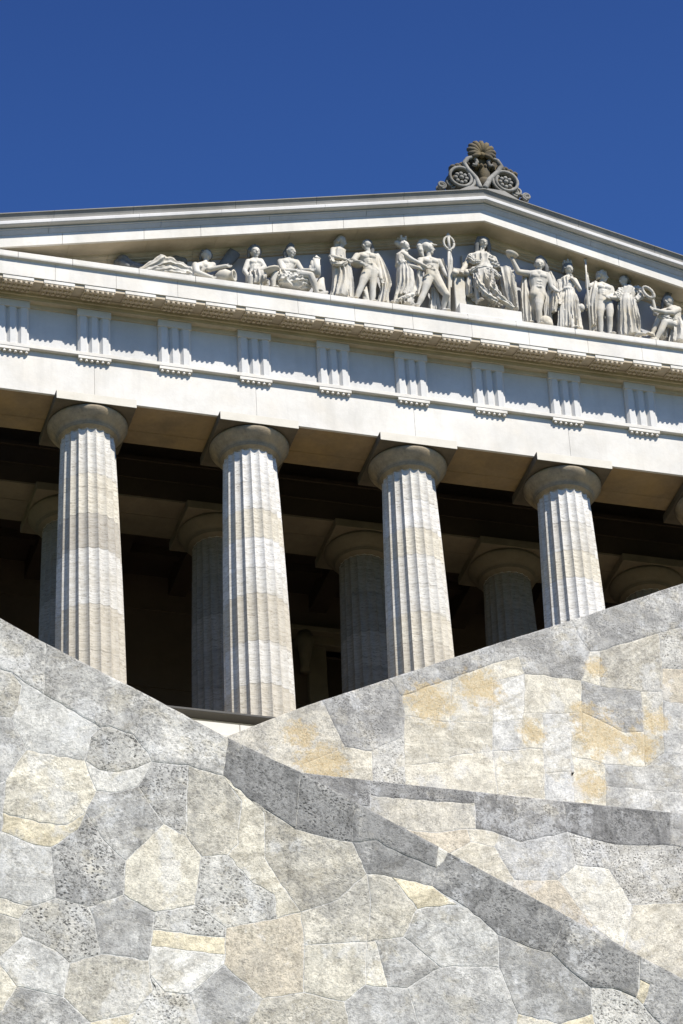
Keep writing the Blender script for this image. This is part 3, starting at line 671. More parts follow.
def loft_path(mb, pts, n=9, amp=0.14, seg=72, seed=0):
    """cloth wrapped along a limb: (point, radius) chain, folds run round and along it"""
    rr = random.Random(seed); ph = [rr.uniform(0, 6.28) for _ in range(5)]; K = 34; m = len(pts)-1; P_ = []
    for k in range(K+1):
        t = k/K*m; i = min(int(t), m-1); f = t-i
        P_.append((Vector(pts[i][0]).lerp(Vector(pts[i+1][0]), f), pts[i][1]+(pts[i+1][1]-pts[i][1])*f))
    out = []
    for k, (c, r) in enumerate(P_):
        t = (P_[min(k+2, K)][0]-P_[max(k-2, 0)][0]).normalized(); u = Vector((0, 1, 0)); u = (u-t*u.dot(t)).normalized(); v = t.cross(u); ring = []
        for j in range(seg):
            th = 2*math.pi*j/seg
            w1 = 1-2*abs(math.sin((th*n*0.5+k*0.22+ph[0]+0.8*math.sin(2*th+ph[1]))))**0.6
            w2 = math.sin(k*1.1+2.2*math.sin(th+ph[2])+ph[3])
            e = r*(1+amp*w1*0.8+amp*0.45*w2)
            ring.append(c+(u*math.cos(th)+v*math.sin(th))*e)
        out.append(ring)
    mb.rings(out)
def curls(mb, c, r, f, sd, up, n=46, size=0.24, long=0.0, seed=1, front=0.35):
    """locks of hair set over the skull (never over the face)"""
    rr = random.Random(seed); c = Vector(c)
    mb.ball(c+up*r*0.27-f*r*0.24, (r*1.07, r*1.07, r*1.07), 14)
    k = 0
    while k < n:
        v = Vector((rr.gauss(0, 1), rr.gauss(0, 1), rr.gauss(0, 1))).normalized()
        if v.dot(f) > front*0.6 and v.dot(up) < 0.72: continue
        if v.dot(up) < -0.35: continue
        p = c+up*r*0.22-f*r*0.12+v*r*1.08; mb.ball(p, r*size*rr.uniform(0.8, 1.25), 8); k += 1
    if long:
        for a in range(9):
            an = math.pi*(0.12+0.76*a/8); q = sd*math.cos(an)*1.0-f*math.sin(an)*0.95
            limb(mb, [(c+q*r+up*r*0.2, r*0.3), (c+q*r*1.08-up*r*0.7, r*0.32), (c+q*r*1.1-up*r*long, r*0.24)], 8)
def figure(name, label):
    e = empty(name); tag(e, label, 'statue', 'figures in the pediment'); return e
def settle(e, x, y, d=0.0):
    """put the figure's origin at its foot without moving its parts"""
    p = fp(x, y, d); e.location = p
    for c in e.children: c.location = Vector(c.location)-p
def emit(mb, name, mat, e, fused=True, vox=0.014):
    if fused: return fuse(mb, name, mat, e, vox)
    return mb.build(name, M[mat], e, smooth=True)
def z1(o, k): return lambda x, y, d=0.0: fp(o[0]+x/k, o[1]+y/k, d)
def ringpx(q, k, lst): return [(q(cx, y, d), hw/k*PM, hd) for cx, y, hw, hd, d in lst]

# 1 reclining river figure at the left
e = figure('statue', 'reclining draped figure with raised knees leaning on a round jar at left')
q = z1((110, 240), 5.06); k = 5.06
b = MB(); hc = q(487, 82, 0.12); f, sd, up = head(b, hc, 0.135, 15, 10)
torso(b, q(432, 132, -0.05), q(520, 128, 0.1), q(405, 195, 0.05), q(482, 112, 0.08), hc, 0.95)
limb(b, [(q(432, 130, -0.1), 0.1), (q(440, 165, -0.22), 0.085), (q(505, 188, -0.25), 0.06)]); hand(b, q(505, 188, -0.25), (1, 0, -0.1))
limb(b, [(q(520, 128, 0.08), 0.09), (q(500, 150, -0.1), 0.075), (q(585, 132, -0.2), 0.055)]); hand(b, q(585, 132, -0.2), (1, 0, 0))
emit(b, 'body', 'marble', e)
h_ = MB(); curls(h_, hc, 0.135, f, sd, up, 60, 0.28, 1.0); emit(h_, 'hair', 'marbledark', e)
d_ = MB(); loft_path(d_, [(q(150, 152, 0), 0.05), (q(200, 138, 0), 0.13), (q(262, 122, 0), 0.24), (q(300, 128, 0), 0.21), (q(350, 150, 0), 0.2), (q(400, 175, 0), 0.2), (q(440, 192, -0.1), 0.1)], 12, 0.2, seed=3)
loft_path(d_, [(q(160, 160, -0.2), 0.06), (q(230, 155, -0.24), 0.13), (q(300, 160, -0.25), 0.15), (q(380, 182, -0.25), 0.13)], 9, 0.2, seed=5)
emit(d_, 'drapery', 'marble', e, True, 0.012); settle(e, 178, 276)
jar = empty('jar'); tag(jar, 'round stone jar lying under the arm of the reclining figure', 'jar')
j = MB(); c = q(583, 190, -0.12)
ax = Vector((0.75, -0.6, -0.1)).normalized(); u_ = Vector((0, 0, 1)); u_ = (u_-ax*u_.dot(ax)).normalized(); v_ = ax.cross(u_)
j.rings([[c+ax*t+(u_*math.cos(2*math.pi*i/20)+v_*math.sin(2*math.pi*i/20))*r for i in range(20)] for t, r in ((-.3, .05), (-.26, .14), (-.1, .215), (.05, .22), (.15, .16), (.19, .12), (.25, .16), (.27, .165), (.272, .12), (.2, .09))])
emit(j, 'jar_body', 'marble', jar, False); settle(jar, 225, 283)
oar = empty('oar'); tag(oar, 'broad grey stone oar blade leaning behind the reclining figure', 'oar')
j = MB(); a0, a1 = q(560, 150, 0.25), q(632, 62, 0.2); dr = (a1-a0).normalized(); sdv = Vector((0, 1, 0)).cross(dr).normalized()
j.rings([[p+sdv*w+Vector((0, y, 0)) for w, y in ((-ww, -.05), (-ww*.3, -.07), (ww*.3, -.07), (ww, -.05), (ww, .05), (-ww, .05))] for p, ww in ((a0-dr*.3, .04), (a0, .05), (a0+dr*.12, .14), (a1-dr*.1, .17), (a1, .16))])
emit(j, 'blade', 'marbledark', oar, False); settle(oar, 222, 280)
# lump in the far corner
e = figure('statue', 'grey reclining river animal in the shadow of the left gable corner'); e['label'] = 'low grey stone shape lying in the shadowed left corner of the gable'
b = MB(); limb(b, [(q(40, 118, 0.25), 0.12), (q(65, 105, 0.25), 0.17), (q(100, 125, 0.22), 0.12), (q(160, 140, 0.22), 0.1)]); limb(b, [(q(60, 118, 0.1), 0.1), (q(85, 132, 0.1), 0.09)]); limb(b, [(q(160, 140, 0.22), 0.1), (q(240, 140, 0.42), 0.1), (q(330, 100, 0.42), 0.13), (q(370, 110, 0.42), 0.12)])
for i in range(9): b.ball(q(40+i*14, 112+i*4, 0.16), 0.05+0.02*(i % 3), 8)
emit(b, 'body', 'marbledark', e); settle(e, 122, 270)

# 2 seated youth
e = figure('statue', 'seated youth with thick curly hair and covered legs, left of the shield bearer')
q = z1((240, 235), 7.589); k = 7.589
b = MB(); hc = q(112, 135, 0); f, sd, up = head(b, hc, 0.14, 10, 0)
torso(b, q(68, 205, 0), q(155, 200, 0.05), q(112, 310, -0.02), q(112, 178, 0.02), hc, 0.95)
limb(b, [(q(62, 205, 0), 0.085), (q(34, 272, -0.08), 0.07), (q(66, 320, -0.22), 0.05)]); hand(b, q(66, 320, -0.22), (0.5, -0.3, -0.6))
limb(b, [(q(156, 200, 0.04), 0.085), (q(186, 246, -0.1), 0.07), (q(120, 282, -0.25), 0.05)]); hand(b, q(120, 282, -0.25), (-1, -0.2, -0.2))
limb(b, [(q(95, 310, 0), 0.12), (q(80, 325, -0.32), 0.1), (q(85, 400, -0.3), 0.07)]); limb(b, [(q(135, 310, 0), 0.12), (q(150, 325, -0.32), 0.1), (q(155, 400, -0.3), 0.07)])
emit(b, 'body', 'marble', e)
h_ = MB(); curls(h_, hc, 0.145, f, sd, up, 80, 0.32, 0.9, 4); emit(h_, 'hair', 'marbledark', e)
d_ = MB(); loft(d_, ringpx(q, k, [(115, 300, 62, .2, -.05), (122, 325, 80, .36, -.12), (128, 365, 82, .36, -.14), (130, 412, 86, .34, -.12)]), 15, (.06, .2), .1, seed=2); emit(d_, 'drapery', 'marble', e, True, 0.012)
settle(e, 256, 288)

# 3 half reclining shield bearer
e = figure('statue', 'helmeted half reclining figure with legs stretched right and a long shield beside it')
b = MB(); hc = q(382, 135, 0); f, sd, up = head(b, hc, 0.135, 35, 0)
torso(b, q(308, 205, 0), q(428, 210, 0.08), q(330, 300, -0.03), q(378, 178, 0.03), hc, 1.05)
limb(b, [(q(428, 212, 0.06), 0.095), (q(470, 272, -0.1), 0.075), (q(528, 268, -0.22), 0.052)]); hand(b, q(528, 268, -0.22), (1, 0, 0.2))
limb(b, [(q(306, 208, -0.02), 0.1), (q(330, 272, -0.25), 0.08), (q(418, 272, -0.3), 0.055)]); hand(b, q(418, 272, -0.3), (1, 0, 0))
limb(b, [(q(340, 300, -0.05), 0.15), (q(440, 300, -0.2), 0.135), (q(535, 308, -0.28), 0.105), (q(562, 370, -0.27), 0.095), (q(585, 440, -0.25), 0.06)]); foot(b, q(592, 440, -0.25), 75, 0.3)
limb(b, [(q(320, 300, 0), 0.14), (q(262, 300, -0.2), 0.11), (q(250, 350, -0.2), 0.085), (q(252, 400, -0.18), 0.06)]); foot(b, q(254, 402, -0.18), 20, 0.24)
emit(b, 'body', 'marble', e)
h_ = MB(); h_.ball(hc+Vector((0, .03, .05)), (.16, .17, .17), 14); limb(h_, [(hc+Vector((-.05, .02, .2)), .06), (hc+Vector((.02, 0, .27)), .065), (hc+Vector((.07, -.02, .22)), .05)]); limb(h_, [(hc+Vector((-.12, .04, .0)), .08), (hc+Vector((-.13, .05, -.17)), .06)])
emit(h_, 'helmet', 'marbledark', e)
d_ = MB(); loft_path(d_, [(q(300, 345, -.1), .2), (q(360, 345, -.1), .22), (q(420, 350, -.12), .22), (q(480, 360, -.1), .2), (q(540, 400, -.05), .12)], 9, .2, seed=8)
loft_path(d_, [(q(285, 330, -.2), .1), (q(320, 330, -.25), .13), (q(370, 320, -.25), .1), (q(470, 300, -.22), .1)], 9, .25, seed=9); loft(d_, ringpx(q, k, [(330, 285, 60, .22, -.05), (330, 330, 95, .3, -.05), (380, 420, 150, .3, 0)]), 13, (.05, .16), seed=12)
emit(d_, 'drapery', 'marble', e, True, 0.012); settle(e, 292, 290)
sh = empty('shield'); tag(sh, 'long pointed stone shield lying flat between the seated youth and the shield bearer', 'shield')
j = MB(); a0, a1 = q(118, 300, -0.3), q(300, 265, -0.2)
j.rings([[a0.lerp(a1, t)+Vector((0, w*math.cos(a), .07*w/.2*math.sin(a)+0.0)) for a in [2*math.pi*i/20 for i in range(20)]] for t, w in ((0, .02), (.1, .1), (.3, .2), (.5, .25), (.7, .25), (.9, .18), (1, .05))]); emit(j, 'shield_body', 'marble', sh, False); settle(sh, 267, 278)
tw = empty('tower_model'); tag(tw, 'small stone model of a spired building held by the shield bearer', 'model')
j = MB()
for x, y0, y1, w in ((545, 240, 305, .06), (562, 205, 310, .07), (582, 190, 310, .085), (596, 240, 310, .05)):
    a0, a1 = q(x, y1, -.15), q(x, y0, -.15); j.box((a0.x-w, a0.y-w, a0.z), (a0.x+w, a0.y+w, a1.z)); tp = a1+Vector((0, 0, .16 if w > .06 else .08)); j.rings([[(a1.x+sx*w*s_, a1.y+sy*w*s_, z) for sx, sy in ((-1, -1), (1, -1), (1, 1), (-1, 1))] for s_, z in ((1.1, a1.z), (.05, tp.z))])
emit(j, 'tower', 'marble', tw, False); settle(tw, 315, 276)
pr = empty('prow'); tag(pr, 'curved pointed stone prow beside the foot of the shield bearer', 'prow')
j = MB(); j.tube([q(600, 455, -.1), q(606, 400, -.05), q(612, 360, 0), q(632, 325, 0)], [.2, .15, .11, .03], 14); j.tube([q(600, 450, -.2), q(640, 450, -.25), q(668, 430, -.28)], [.07, .09, .03], 10); emit(j, 'prow_body', 'marble', pr); settle(pr, 322, 295)

# 4 standing woman at the left
e = figure('statue', 'standing woman in a long robe, first standing figure from the left, facing right')
q = z1((325, 230), 9.757); k = 9.757
b = MB(); hc = q(158, 118, 0); f, sd, up = head(b, hc, 0.125, 70, 12)
torso(b, q(85, 195, -0.02), q(185, 205, 0.05), q(145, 380, 0), q(150, 170, 0), hc, 0.9, False)
limb(b, [(q(80, 198, -.05), .09), (q(75, 262, -.15), .075), (q(140, 275, -.25), .055), (q(215, 295, -.27), .042)]); hand(b, q(212, 294, -.27), (1, 0, -.3))
limb(b, [(q(150, 400, 0), .1), (q(190, 540, -.12), .08), (q(215, 660, -.2), .055)]); foot(b, q(215, 668, -.2), 30)
emit(b, 'body', 'marble', e)
h_ = MB(); curls(h_, hc, .128, f, sd, up, 40, .2, 0.7, 7); limb(h_, [(hc+Vector((-.12, .02, -.02)), .09), (q(112, 165, .05), .08), (q(95, 205, .05), .08)]); emit(h_, 'veil', 'marble', e)
d_ = MB(); loft(d_, ringpx(q, k, [(132, 190, 45, .14, 0), (125, 225, 72, .19, 0), (132, 300, 74, .21, 0)]), 11, (.03, .06), .3, seed=4)
loft(d_, ringpx(q, k, [(138, 290, 76, .22, 0), (155, 370, 92, .26, 0), (165, 480, 98, .28, 0), (158, 580, 100, .29, 0), (150, 640, 108, .3, 0), (150, 690, 114, .3, 0)]), 13, (.05, .13), .35, seed=14)
loft_path(d_, [(q(60, 250, -.1), .07), (q(75, 320, -.2), .07), (q(140, 335, -.27), .075), (q(210, 320, -.22), .07)], 7, .25, seed=3)
loft(d_, ringpx(q, k, [(225, 320, 22, .08, -.15), (235, 420, 30, .1, -.15), (245, 560, 34, .12, -.12), (250, 680, 36, .14, -.1)]), 6, (.1, .25), seed=6)
emit(d_, 'robe', 'marble', e, True, .011); settle(e, 340, 300)

# 5 nude man with a cloak
e = figure('statue', 'standing nude man with a cloak hanging down at his left side, beside the robed woman')
b = MB(); hc = q(405, 152, 0); f, sd, up = head(b, hc, .128, -55, 5)
torso(b, q(318, 255, -.02), q(490, 262, .04), q(438, 395, 0), q(420, 212, .02), hc, 1.08)
limb(b, [(q(312, 255, -.02), .095), (q(275, 298, -.12), .078), (q(370, 335, -.25), .052)]); hand(b, q(362, 332, -.25), (.9, 0, -.3))
limb(b, [(q(492, 265, .04), .095), (q(525, 380, .02), .075), (q(548, 480, -.08), .055)]); hand(b, q(548, 480, -.08), (.3, 0, -1))
limb(b, [(q(408, 415, 0), .145), (q(375, 490, -.08), .12), (q(355, 545, -.1), .09), (q(330, 605, -.08), .085), (q(303, 672, -.06), .055)]); foot(b, q(303, 676, -.06), -20)
limb(b, [(q(462, 415, 0), .145), (q(466, 500, 0), .12), (q(465, 575, -.02), .09), (q(465, 640, 0), .088), (q(460, 705, 0), .056)]); foot(b, q(460, 706, 0), 10)
emit(b, 'body', 'marble', e)
h_ = MB(); h_.ball(hc+Vector((.03, .03, .06)), (.155, .155, .15), 14); limb(h_, [(hc+Vector((.12, .06, .12)), .07), (hc+Vector((.17, .06, -.05)), .075), (hc+Vector((.15, .05, -.22)), .05)]); emit(h_, 'helmet', 'marbledark', e)
d_ = MB(); loft(d_, ringpx(q, k, [(500, 245, 30, .1, .1), (545, 340, 45, .12, .12), (575, 430, 58, .13, .1), (600, 530, 56, .14, .06), (585, 600, 42, .13, .05), (560, 720, 52, .13, .05)]), 8, (.08, .28), .2, seed=21)
limb(d_, [(q(480, 250, -.02), .06), (q(440, 240, -.1), .04)]); limb(d_, [(q(600, 600, .02), .04), (q(612, 715, .02), .05)])
emit(d_, 'cloak', 'marble', e, True, .011)
s_ = MB(); limb(s_, [(q(395, 560, .12), .07), (q(398, 640, .1), .1), (q(402, 715, .1), .12)]); 
for i in range(6): s_.ball(q(385+i*7, 600+i*18, .02), .05, 8)
emit(s_, 'support', 'marble', e); settle(e, 368, 303)
tb = empty('bowl'); tag(tb, 'shallow stone offering bowl held between the robed woman and the nude man', 'bowl')
j = MB(); c = q(318, 340, -.12); j.lathe([(.02, -.06), (.07, -.055), (.14, -.02), (.18, .02), (.165, .03), (.1, .0), (.02, -.01)], c, 28); emit(j, 'bowl_body', 'marble', tb, False); settle(tb, 357, 267)
# cloth between 4 and 5
# 6 woman with wall crown
e = figure('statue', 'standing woman with a wall crown and bare arms, reaching right to the helmeted man')
q = z1((390, 230), 9.757)
b = MB(); hc = q(140, 162, 0); f, sd, up = head(b, hc, .125, 80, 8)
torso(b, q(75, 250, .02), q(160, 235, -.02), q(120, 400, 0), q(125, 205, 0), hc, .88, False)
limb(b, [(q(130, 235, -.1), .082), (q(215, 290, -.2), .064), (q(345, 355, -.3), .045)]); hand(b, q(340, 353, -.3), (1, 0, -.35))
limb(b, [(q(110, 245, .05), .08), (q(195, 350, -.12), .066), (q(285, 372, -.25), .045)]); hand(b, q(283, 372, -.25), (1, 0, -.1))
limb(b, [(q(120, 400, 0), .1), (q(90, 560, -.05), .08), (q(47, 708, -.1), .055)]); foot(b, q(45, 715, -.1), -40)
emit(b, 'body', 'marble', e)
h_ = MB(); curls(h_, hc, .125, f, sd, up, 44, .2, 0, 9); limb(h_, [(hc-f*.13, .07), (q(72, 130, .02), .08), (q(62, 128, .02), .07)]); emit(h_, 'hair', 'marble', e)
c_ = MB(); cc = hc+Vector((-.04, .02, .12)); c_.lathe([(.11, 0), (.115, .1), (.12, .11), (.09, .11), (.09, .02)], cc, 20)
for i in range(5): a = 2*math.pi*i/5+.4; p = cc+Vector((.105*math.cos(a), .105*math.sin(a), .07)); c_.lathe([(.035, -.05), (.035, .1), (.04, .11), (.02, .12)], p, 8)
emit(c_, 'crown', 'marble', e, False)
d_ = MB(); loft(d_, ringpx(q, k, [(105, 265, 52, .16, 0), (105, 340, 55, .17, 0)]), 9, (.02, .05), .2, seed=31)
loft(d_, ringpx(q, k, [(120, 330, 60, .18, 0), (120, 350, 72, .2, 0), (125, 372, 64, .19, 0)]), 9, (.1, .1), .8, seed=33)
loft(d_, ringpx(q, k, [(135, 365, 68, .2, 0), (150, 440, 92, .25, 0), (155, 540, 98, .28, 0), (148, 610, 100, .29, 0), (130, 680, 95, .29, 0)]), 14, (.04, .12), .5, seed=34)
loft(d_, ringpx(q, k, [(150, 620, 75, .24, 0), (150, 690, 80, .27, 0), (145, 765, 92, .28, 0)]), 18, (.08, .2), 0, seed=35)
loft_path(d_, [(q(45, 730, -.1), .06), (q(80, 690, -.18), .07), (q(160, 650, -.25), .06), (q(235, 625, -.2), .05)], 7, .2, seed=36)
loft(d_, ringpx(q, k, [(288, 380, 18, .07, -.2), (285, 460, 36, .1, -.1), (280, 560, 30, .1, -.1), (270, 640, 18, .09, -.1)]), 5, (.15, .3), seed=37)
emit(d_, 'robe', 'marble', e, True, .011); settle(e, 404, 307)

# 7 helmeted striding man
e = figure('statue', 'helmeted nude man striding with legs apart, cloak behind him, next to the tall standard')
b = MB(); hc = q(375, 190, 0); f, sd, up = head(b, hc, .135, 65, -8)
torso(b, q(300, 298, -.02), q(462, 310, .04), q(415, 455, 0), q(378, 258, .01), hc, 1.08)
limb(b, [(q(295, 300, -.02), .095), (q(288, 382, -.1), .078), (q(368, 358, -.26), .052)]); hand(b, q(362, 358, -.26), (1, 0, .2))
limb(b, [(q(465, 312, .04), .095), (q(515, 385, .06), .075), (q(560, 455, -.06), .052)]); hand(b, q(556, 450, -.06), (.7, 0, -.8))
limb(b, [(q(378, 470, 0), .145), (q(350, 550, -.08), .12), (q(330, 615, -.1), .088), (q(300, 680, -.08), .086), (q(270, 742, -.05), .055)]); foot(b, q(268, 748, -.05), -25)
limb(b, [(q(448, 475, 0), .15), (q(505, 570, -.16), .125), (q(552, 635, -.22), .098), (q(532, 700, -.12), .085), (q(522, 775, -.05), .055)]); foot(b, q(522, 785, -.05), 30)
emit(b, 'body', 'marble', e)
h_ = MB(); h_.ball(hc+Vector((-.05, .03, .07)), (.16, .16, .16), 14)
for i in range(10):
    t = i/9; a = R(30+190*t); h_.ball(hc+Vector((-.06+.2*math.cos(a), .02, .07+.21*math.sin(a))), .07+.012*(i % 2), 8)
limb(h_, [(hc+Vector((-.2, .03, 0)), .08), (hc+Vector((-.2, .04, -.15)), .07), (hc+Vector((-.16, .04, -.24)), .04)]); limb(h_, [(hc+f*.1+Vector((0, 0, .15)), .035), (hc+f*.22+Vector((0, 0, .12)), .025)])
emit(h_, 'helmet', 'marble', e)
d_ = MB(); loft(d_, ringpx(q, k, [(490, 295, 40, .1, .12), (525, 400, 45, .11, .14), (535, 500, 40, .11, .12), (535, 590, 30, .1, .1)]), 7, (.1, .3), 0, seed=41)
loft(d_, ringpx(q, k, [(430, 570, 38, .1, .12), (440, 680, 52, .12, .12), (450, 800, 64, .13, .12)]), 9, (.1, .28), 0, seed=42)
emit(d_, 'cloak', 'marble', e, True, .011); settle(e, 430, 310)
# standard
st = empty('standard'); tag(st, 'tall stone pole topped by a pointed ring with a bar, left of the seated woman', 'standard')
j = MB(); pts = [q(576, y, -.12) for y in (205, 400, 600, 812)]; j.tube(pts, .04, 10); emit(j, 'pole', 'marble', st, False)
j = MB(); c = q(574, 128, -.12)
j.tube([c+Vector((.145*math.cos(a), 0, .215*math.sin(a))) for a in [2*math.pi*i/28 for i in range(29)]], .034, 8); j.tube([c+Vector((0, 0, -.24)), c+Vector((0, 0, .2))], .042, 8)
j.rings([[c+Vector((w*math.cos(a), w*.6*math.sin(a), z)) for a in [2*math.pi*i/10 for i in range(10)]] for w, z in ((.03, .19), (.075, .235), (.055, .28), (.008, .36))]); j.ball(c+Vector((0, 0, -.27)), (.07, .06, .05), 8); emit(j, 'ring_finial', 'marble', st, False)
j = MB(); loft(j, ringpx(q, k, [(588, 225, 10, .04, -.14), (592, 300, 22, .05, -.14), (590, 400, 26, .05, -.12), (588, 560, 16, .04, -.12)]), 4, (.1, .3), seed=44); emit(j, 'ribbon', 'marble', st, True, .011); settle(st, 449, 313)

# 9 enthroned woman
e = figure('statue', 'large seated woman with long hair and heavy robes enthroned under the apex of the gable')
q = z1((450, 228), 8.54); k = 8.54; up_ = 0
b = MB(); hc = q(280, 132, .05); f, sd, up = head(b, hc, .142, 4, 6)
torso(b, q(180, 240, .05), q(368, 265, .08), q(270, 440, .1), q(272, 200, .06), hc, 1.1, False)
limb(b, [(q(178, 245, .03), .1), (q(140, 315, -.02), .085), (q(98, 372, -.22), .058)]); hand(b, q(104, 368, -.22), (-.4, -.4, -.8))
limb(b, [(q(370, 268, .06), .1), (q(405, 350, 0), .085), (q(500, 365, -.15), .058)]); hand(b, q(494, 365, -.15), (1, -.2, -.2))
for kx, fx, fy in ((240, 240, 620), (330, 345, 640)): limb(b, [(q(270, 440, .08), .13), (q(kx, 465, -.3), .11), (q(fx, fy-8, -.3), .06)]); foot(b, q(fx, fy, -.3), 15)
emit(b, 'body', 'marble', e)
h_ = MB(); curls(h_, hc, .14, f, sd, up, 40, .2, 1.2, 12, .3)
for s in (-1, 1): limb(h_, [(hc+sd*s*.12+up*.12, .07), (hc+sd*s*.175-up*.1, .075), (hc+sd*s*.18-up*.3, .07), (hc+sd*s*.17-up*.46+f*.05, .045)])
emit(h_, 'hair', 'marbledark', e)
w_ = MB(); 
for i in range(12): a = math.pi*i/11; w_.ball(hc+up*.12+sd*.13*math.cos(a)+f*.12*math.sin(a)-f*.02, (.04, .04, .05), 8)
emit(w_, 'wreath', 'marbledark', e)
d_ = MB(); loft(d_, ringpx(q, k, [(272, 222, 70, .16, .05), (270, 260, 118, .22, .05), (275, 330, 108, .24, .05), (272, 380, 110, .27, .02)]), 12, (.04, .1), .4, seed=51)
loft(d_, ringpx(q, k, [(272, 375, 112, .3, 0), (268, 430, 112, .4, -.06), (275, 500, 112, .44, -.1), (300, 570, 120, .44, -.1), (325, 640, 135, .42, -.08)]), 15, (.08, .18), .55, seed=52)
loft_path(d_, [(q(170, 380, -.2), .09), (q(230, 350, -.3), .1), (q(300, 345, -.32), .1), (q(360, 370, -.28), .09), (q(420, 430, -.25), .08)], 8, .25, seed=53)
loft_path(d_, [(q(230, 400, -.4), .09), (q(250, 480, -.48), .1), (q(300, 560, -.48), .1), (q(400, 640, -.42), .09)], 8, .3, seed=57)
loft_path(d_, [(q(300, 400, -.35), .08), (q(350, 500, -.46), .1), (q(430, 600, -.44), .1), (q(540, 690, -.36), .08)], 8, .3, seed=58)
loft_path(d_, [(q(170, 245, -.1), .09), (q(200, 290, -.2), .1), (q(260, 300, -.25), .08)], 7, .25, seed=59); loft_path(d_, [(q(330, 250, -.1), .1), (q(380, 310, -.1), .12), (q(400, 350, -.1), .11)], 7, .25, seed=60)
loft(d_, ringpx(q, k, [(470, 350, 52, .16, -.05), (485, 420, 62, .2, -.08), (500, 520, 58, .2, -.1), (525, 620, 52, .18, -.1), (545, 695, 45, .15, -.1)]), 10, (.1, .25), .15, seed=54)
loft(d_, ringpx(q, k, [(165, 400, 25, .1, -.1), (158, 500, 32, .14, -.1), (170, 580, 34, .14, -.12)]), 6, (.1, .25), 0, seed=55)
emit(d_, 'robe', 'marble', e, True, .012); settle(e, 484, 308)
th = empty('throne'); tag(th, 'pale stone throne with block arms that carries the large seated woman', 'throne')
j = MB()
def pbox(mb, q, x0, x1, y0, y1, d0, d1):
    a, c = q(x0, y1, d0), q(x1, y1, d0); t = q((x0+x1)/2, y0, d0)
    mb.box((a.x, FY+d0, a.z-(a.z-c.z)*.5), (c.x, FY+d1, t.z))
pbox(j, q, 55, 150, 400, 720, -.12, .42); pbox(j, q, 30, 165, 345, 395, -.2, .44); pbox(j, q, 470, 590, 400, 690, -.02, .42); pbox(j, q, 150, 480, 470, 700, .05, .44); pbox(j, q, 120, 420, 250, 480, .32, .45)
bevel(emit(j, 'throne_body', 'marble', th, False), .02)
for p in th.children: p.data.polygons.foreach_set('use_smooth', [False]*len(p.data.polygons))
a = q(20, 345, -.2); c = q(165, 345, -.2)
j = MB()
for x0 in (45, 150): p0 = q(x0, 372, -.24); j.tube([p0, p0+Vector((0, .6, 0))], .085, 14)
emit(j, 'arm_scroll', 'marble', th, False); settle(th, 475, 316)
pl = empty('plinth'); tag(pl, 'white rectangular stone plinth under the throne at the gable centre', 'plinth')
j = MB(); a = q(88, 745, -.42); c = q(622, 810, -.42); t0_ = q(180, 648, -.42)
j.box((a.x, FY-.42, min(a.z, c.z)-.1), (c.x, FY+.45, t0_.z-.02)); j.box((a.x-.03, FY-.45, min(a.z, c.z)-.1), (c.x+.03, FY+.46, min(a.z, c.z)+.02)); bevel(j.build('plinth_body', M['limestone'], pl), .012); settle(pl, 490, 322)

# 10 man raising a bowl
e = figure('statue', 'nude man with a hooded head raising one arm, right of the throne')
q = z1((500, 245), 11.38); k = 11.38
b = MB(); hc = q(448, 232, 0); f, sd, up = head(b, hc, .138, -15, 8)
torso(b, q(325, 330, 0), q(535, 345, .04), q(430, 580, 0), q(440, 305, .01), hc, 1.12)
limb(b, [(q(322, 328, 0), .1), (q(208, 308, -.12), .08), (q(140, 165, -.16), .052)]); hand(b, q(142, 170, -.16), (-.1, 0, 1))
limb(b, [(q(538, 350, .04), .1), (q(590, 480, -.05), .08), (q(640, 525, -.22), .055)]); hand(b, q(636, 522, -.22), (1, -.3, -.2))
limb(b, [(q(448, 595, 0), .15), (q(440, 680, -.08), .128), (q(440, 752, -.1), .094), (q(446, 820, -.06), .09), (q(446, 900, -.03), .058)]); foot(b, q(446, 905, -.03), 0)
limb(b, [(q(395, 595, .02), .14), (q(390, 680, .08), .12), (q(388, 745, .1), .09), (q(380, 815, .14), .085), (q(372, 885, .14), .055)]); foot(b, q(372, 890, .14), -30)
emit(b, 'body', 'marble', e)
h_ = MB(); h_.ball(hc+Vector((.04, .05, .08)), (.17, .17, .17), 14); limb(h_, [(hc+Vector((-.08, -.02, .14)), .05), (hc+Vector((.04, -.05, .24)), .07), (hc+Vector((.16, 0, .16)), .07)]); limb(h_, [(hc+Vector((.17, .02, .1)), .07), (hc+Vector((.2, .02, -.06)), .075), (hc+Vector((.19, .03, -.2)), .06)])
for s in (-.05, .1): h_.ball(hc+Vector((s, .0, .25)), .045, 8)
emit(h_, 'hood', 'marbledark', e)
d_ = MB(); loft(d_, ringpx(q, k, [(290, 330, 35, .1, .12), (275, 450, 40, .12, .12), (290, 620, 55, .14, .12), (305, 780, 58, .15, .1), (310, 895, 52, .15, .08)]), 8, (.08, .22), .1, seed=61)
loft(d_, ringpx(q, k, [(560, 320, 30, .1, .12), (590, 420, 48, .13, .1), (598, 490, 60, .16, .02), (610, 550, 55, .15, 0)]), 8, (.08, .22), .1, seed=62)
loft(d_, ringpx(q, k, [(560, 540, 45, .12, .1), (545, 700, 58, .14, .1), (540, 900, 55, .15, .1)]), 8, (.08, .22), 0, seed=63); loft(d_, ringpx(q, k, [(625, 540, 25, .1, -.1), (620, 640, 34, .12, -.1), (612, 760, 28, .1, -.1)]), 6, (.1, .3), 0, seed=64)
emit(d_, 'cloak', 'marble', e, True, .011)
s_ = MB(); s_.ball(q(520, 880, -.05), (.2, .16, .2), 12); s_.ball(q(540, 910, -.05), (.16, .16, .14), 12); emit(s_, 'support', 'marble', e); settle(e, 537, 326)
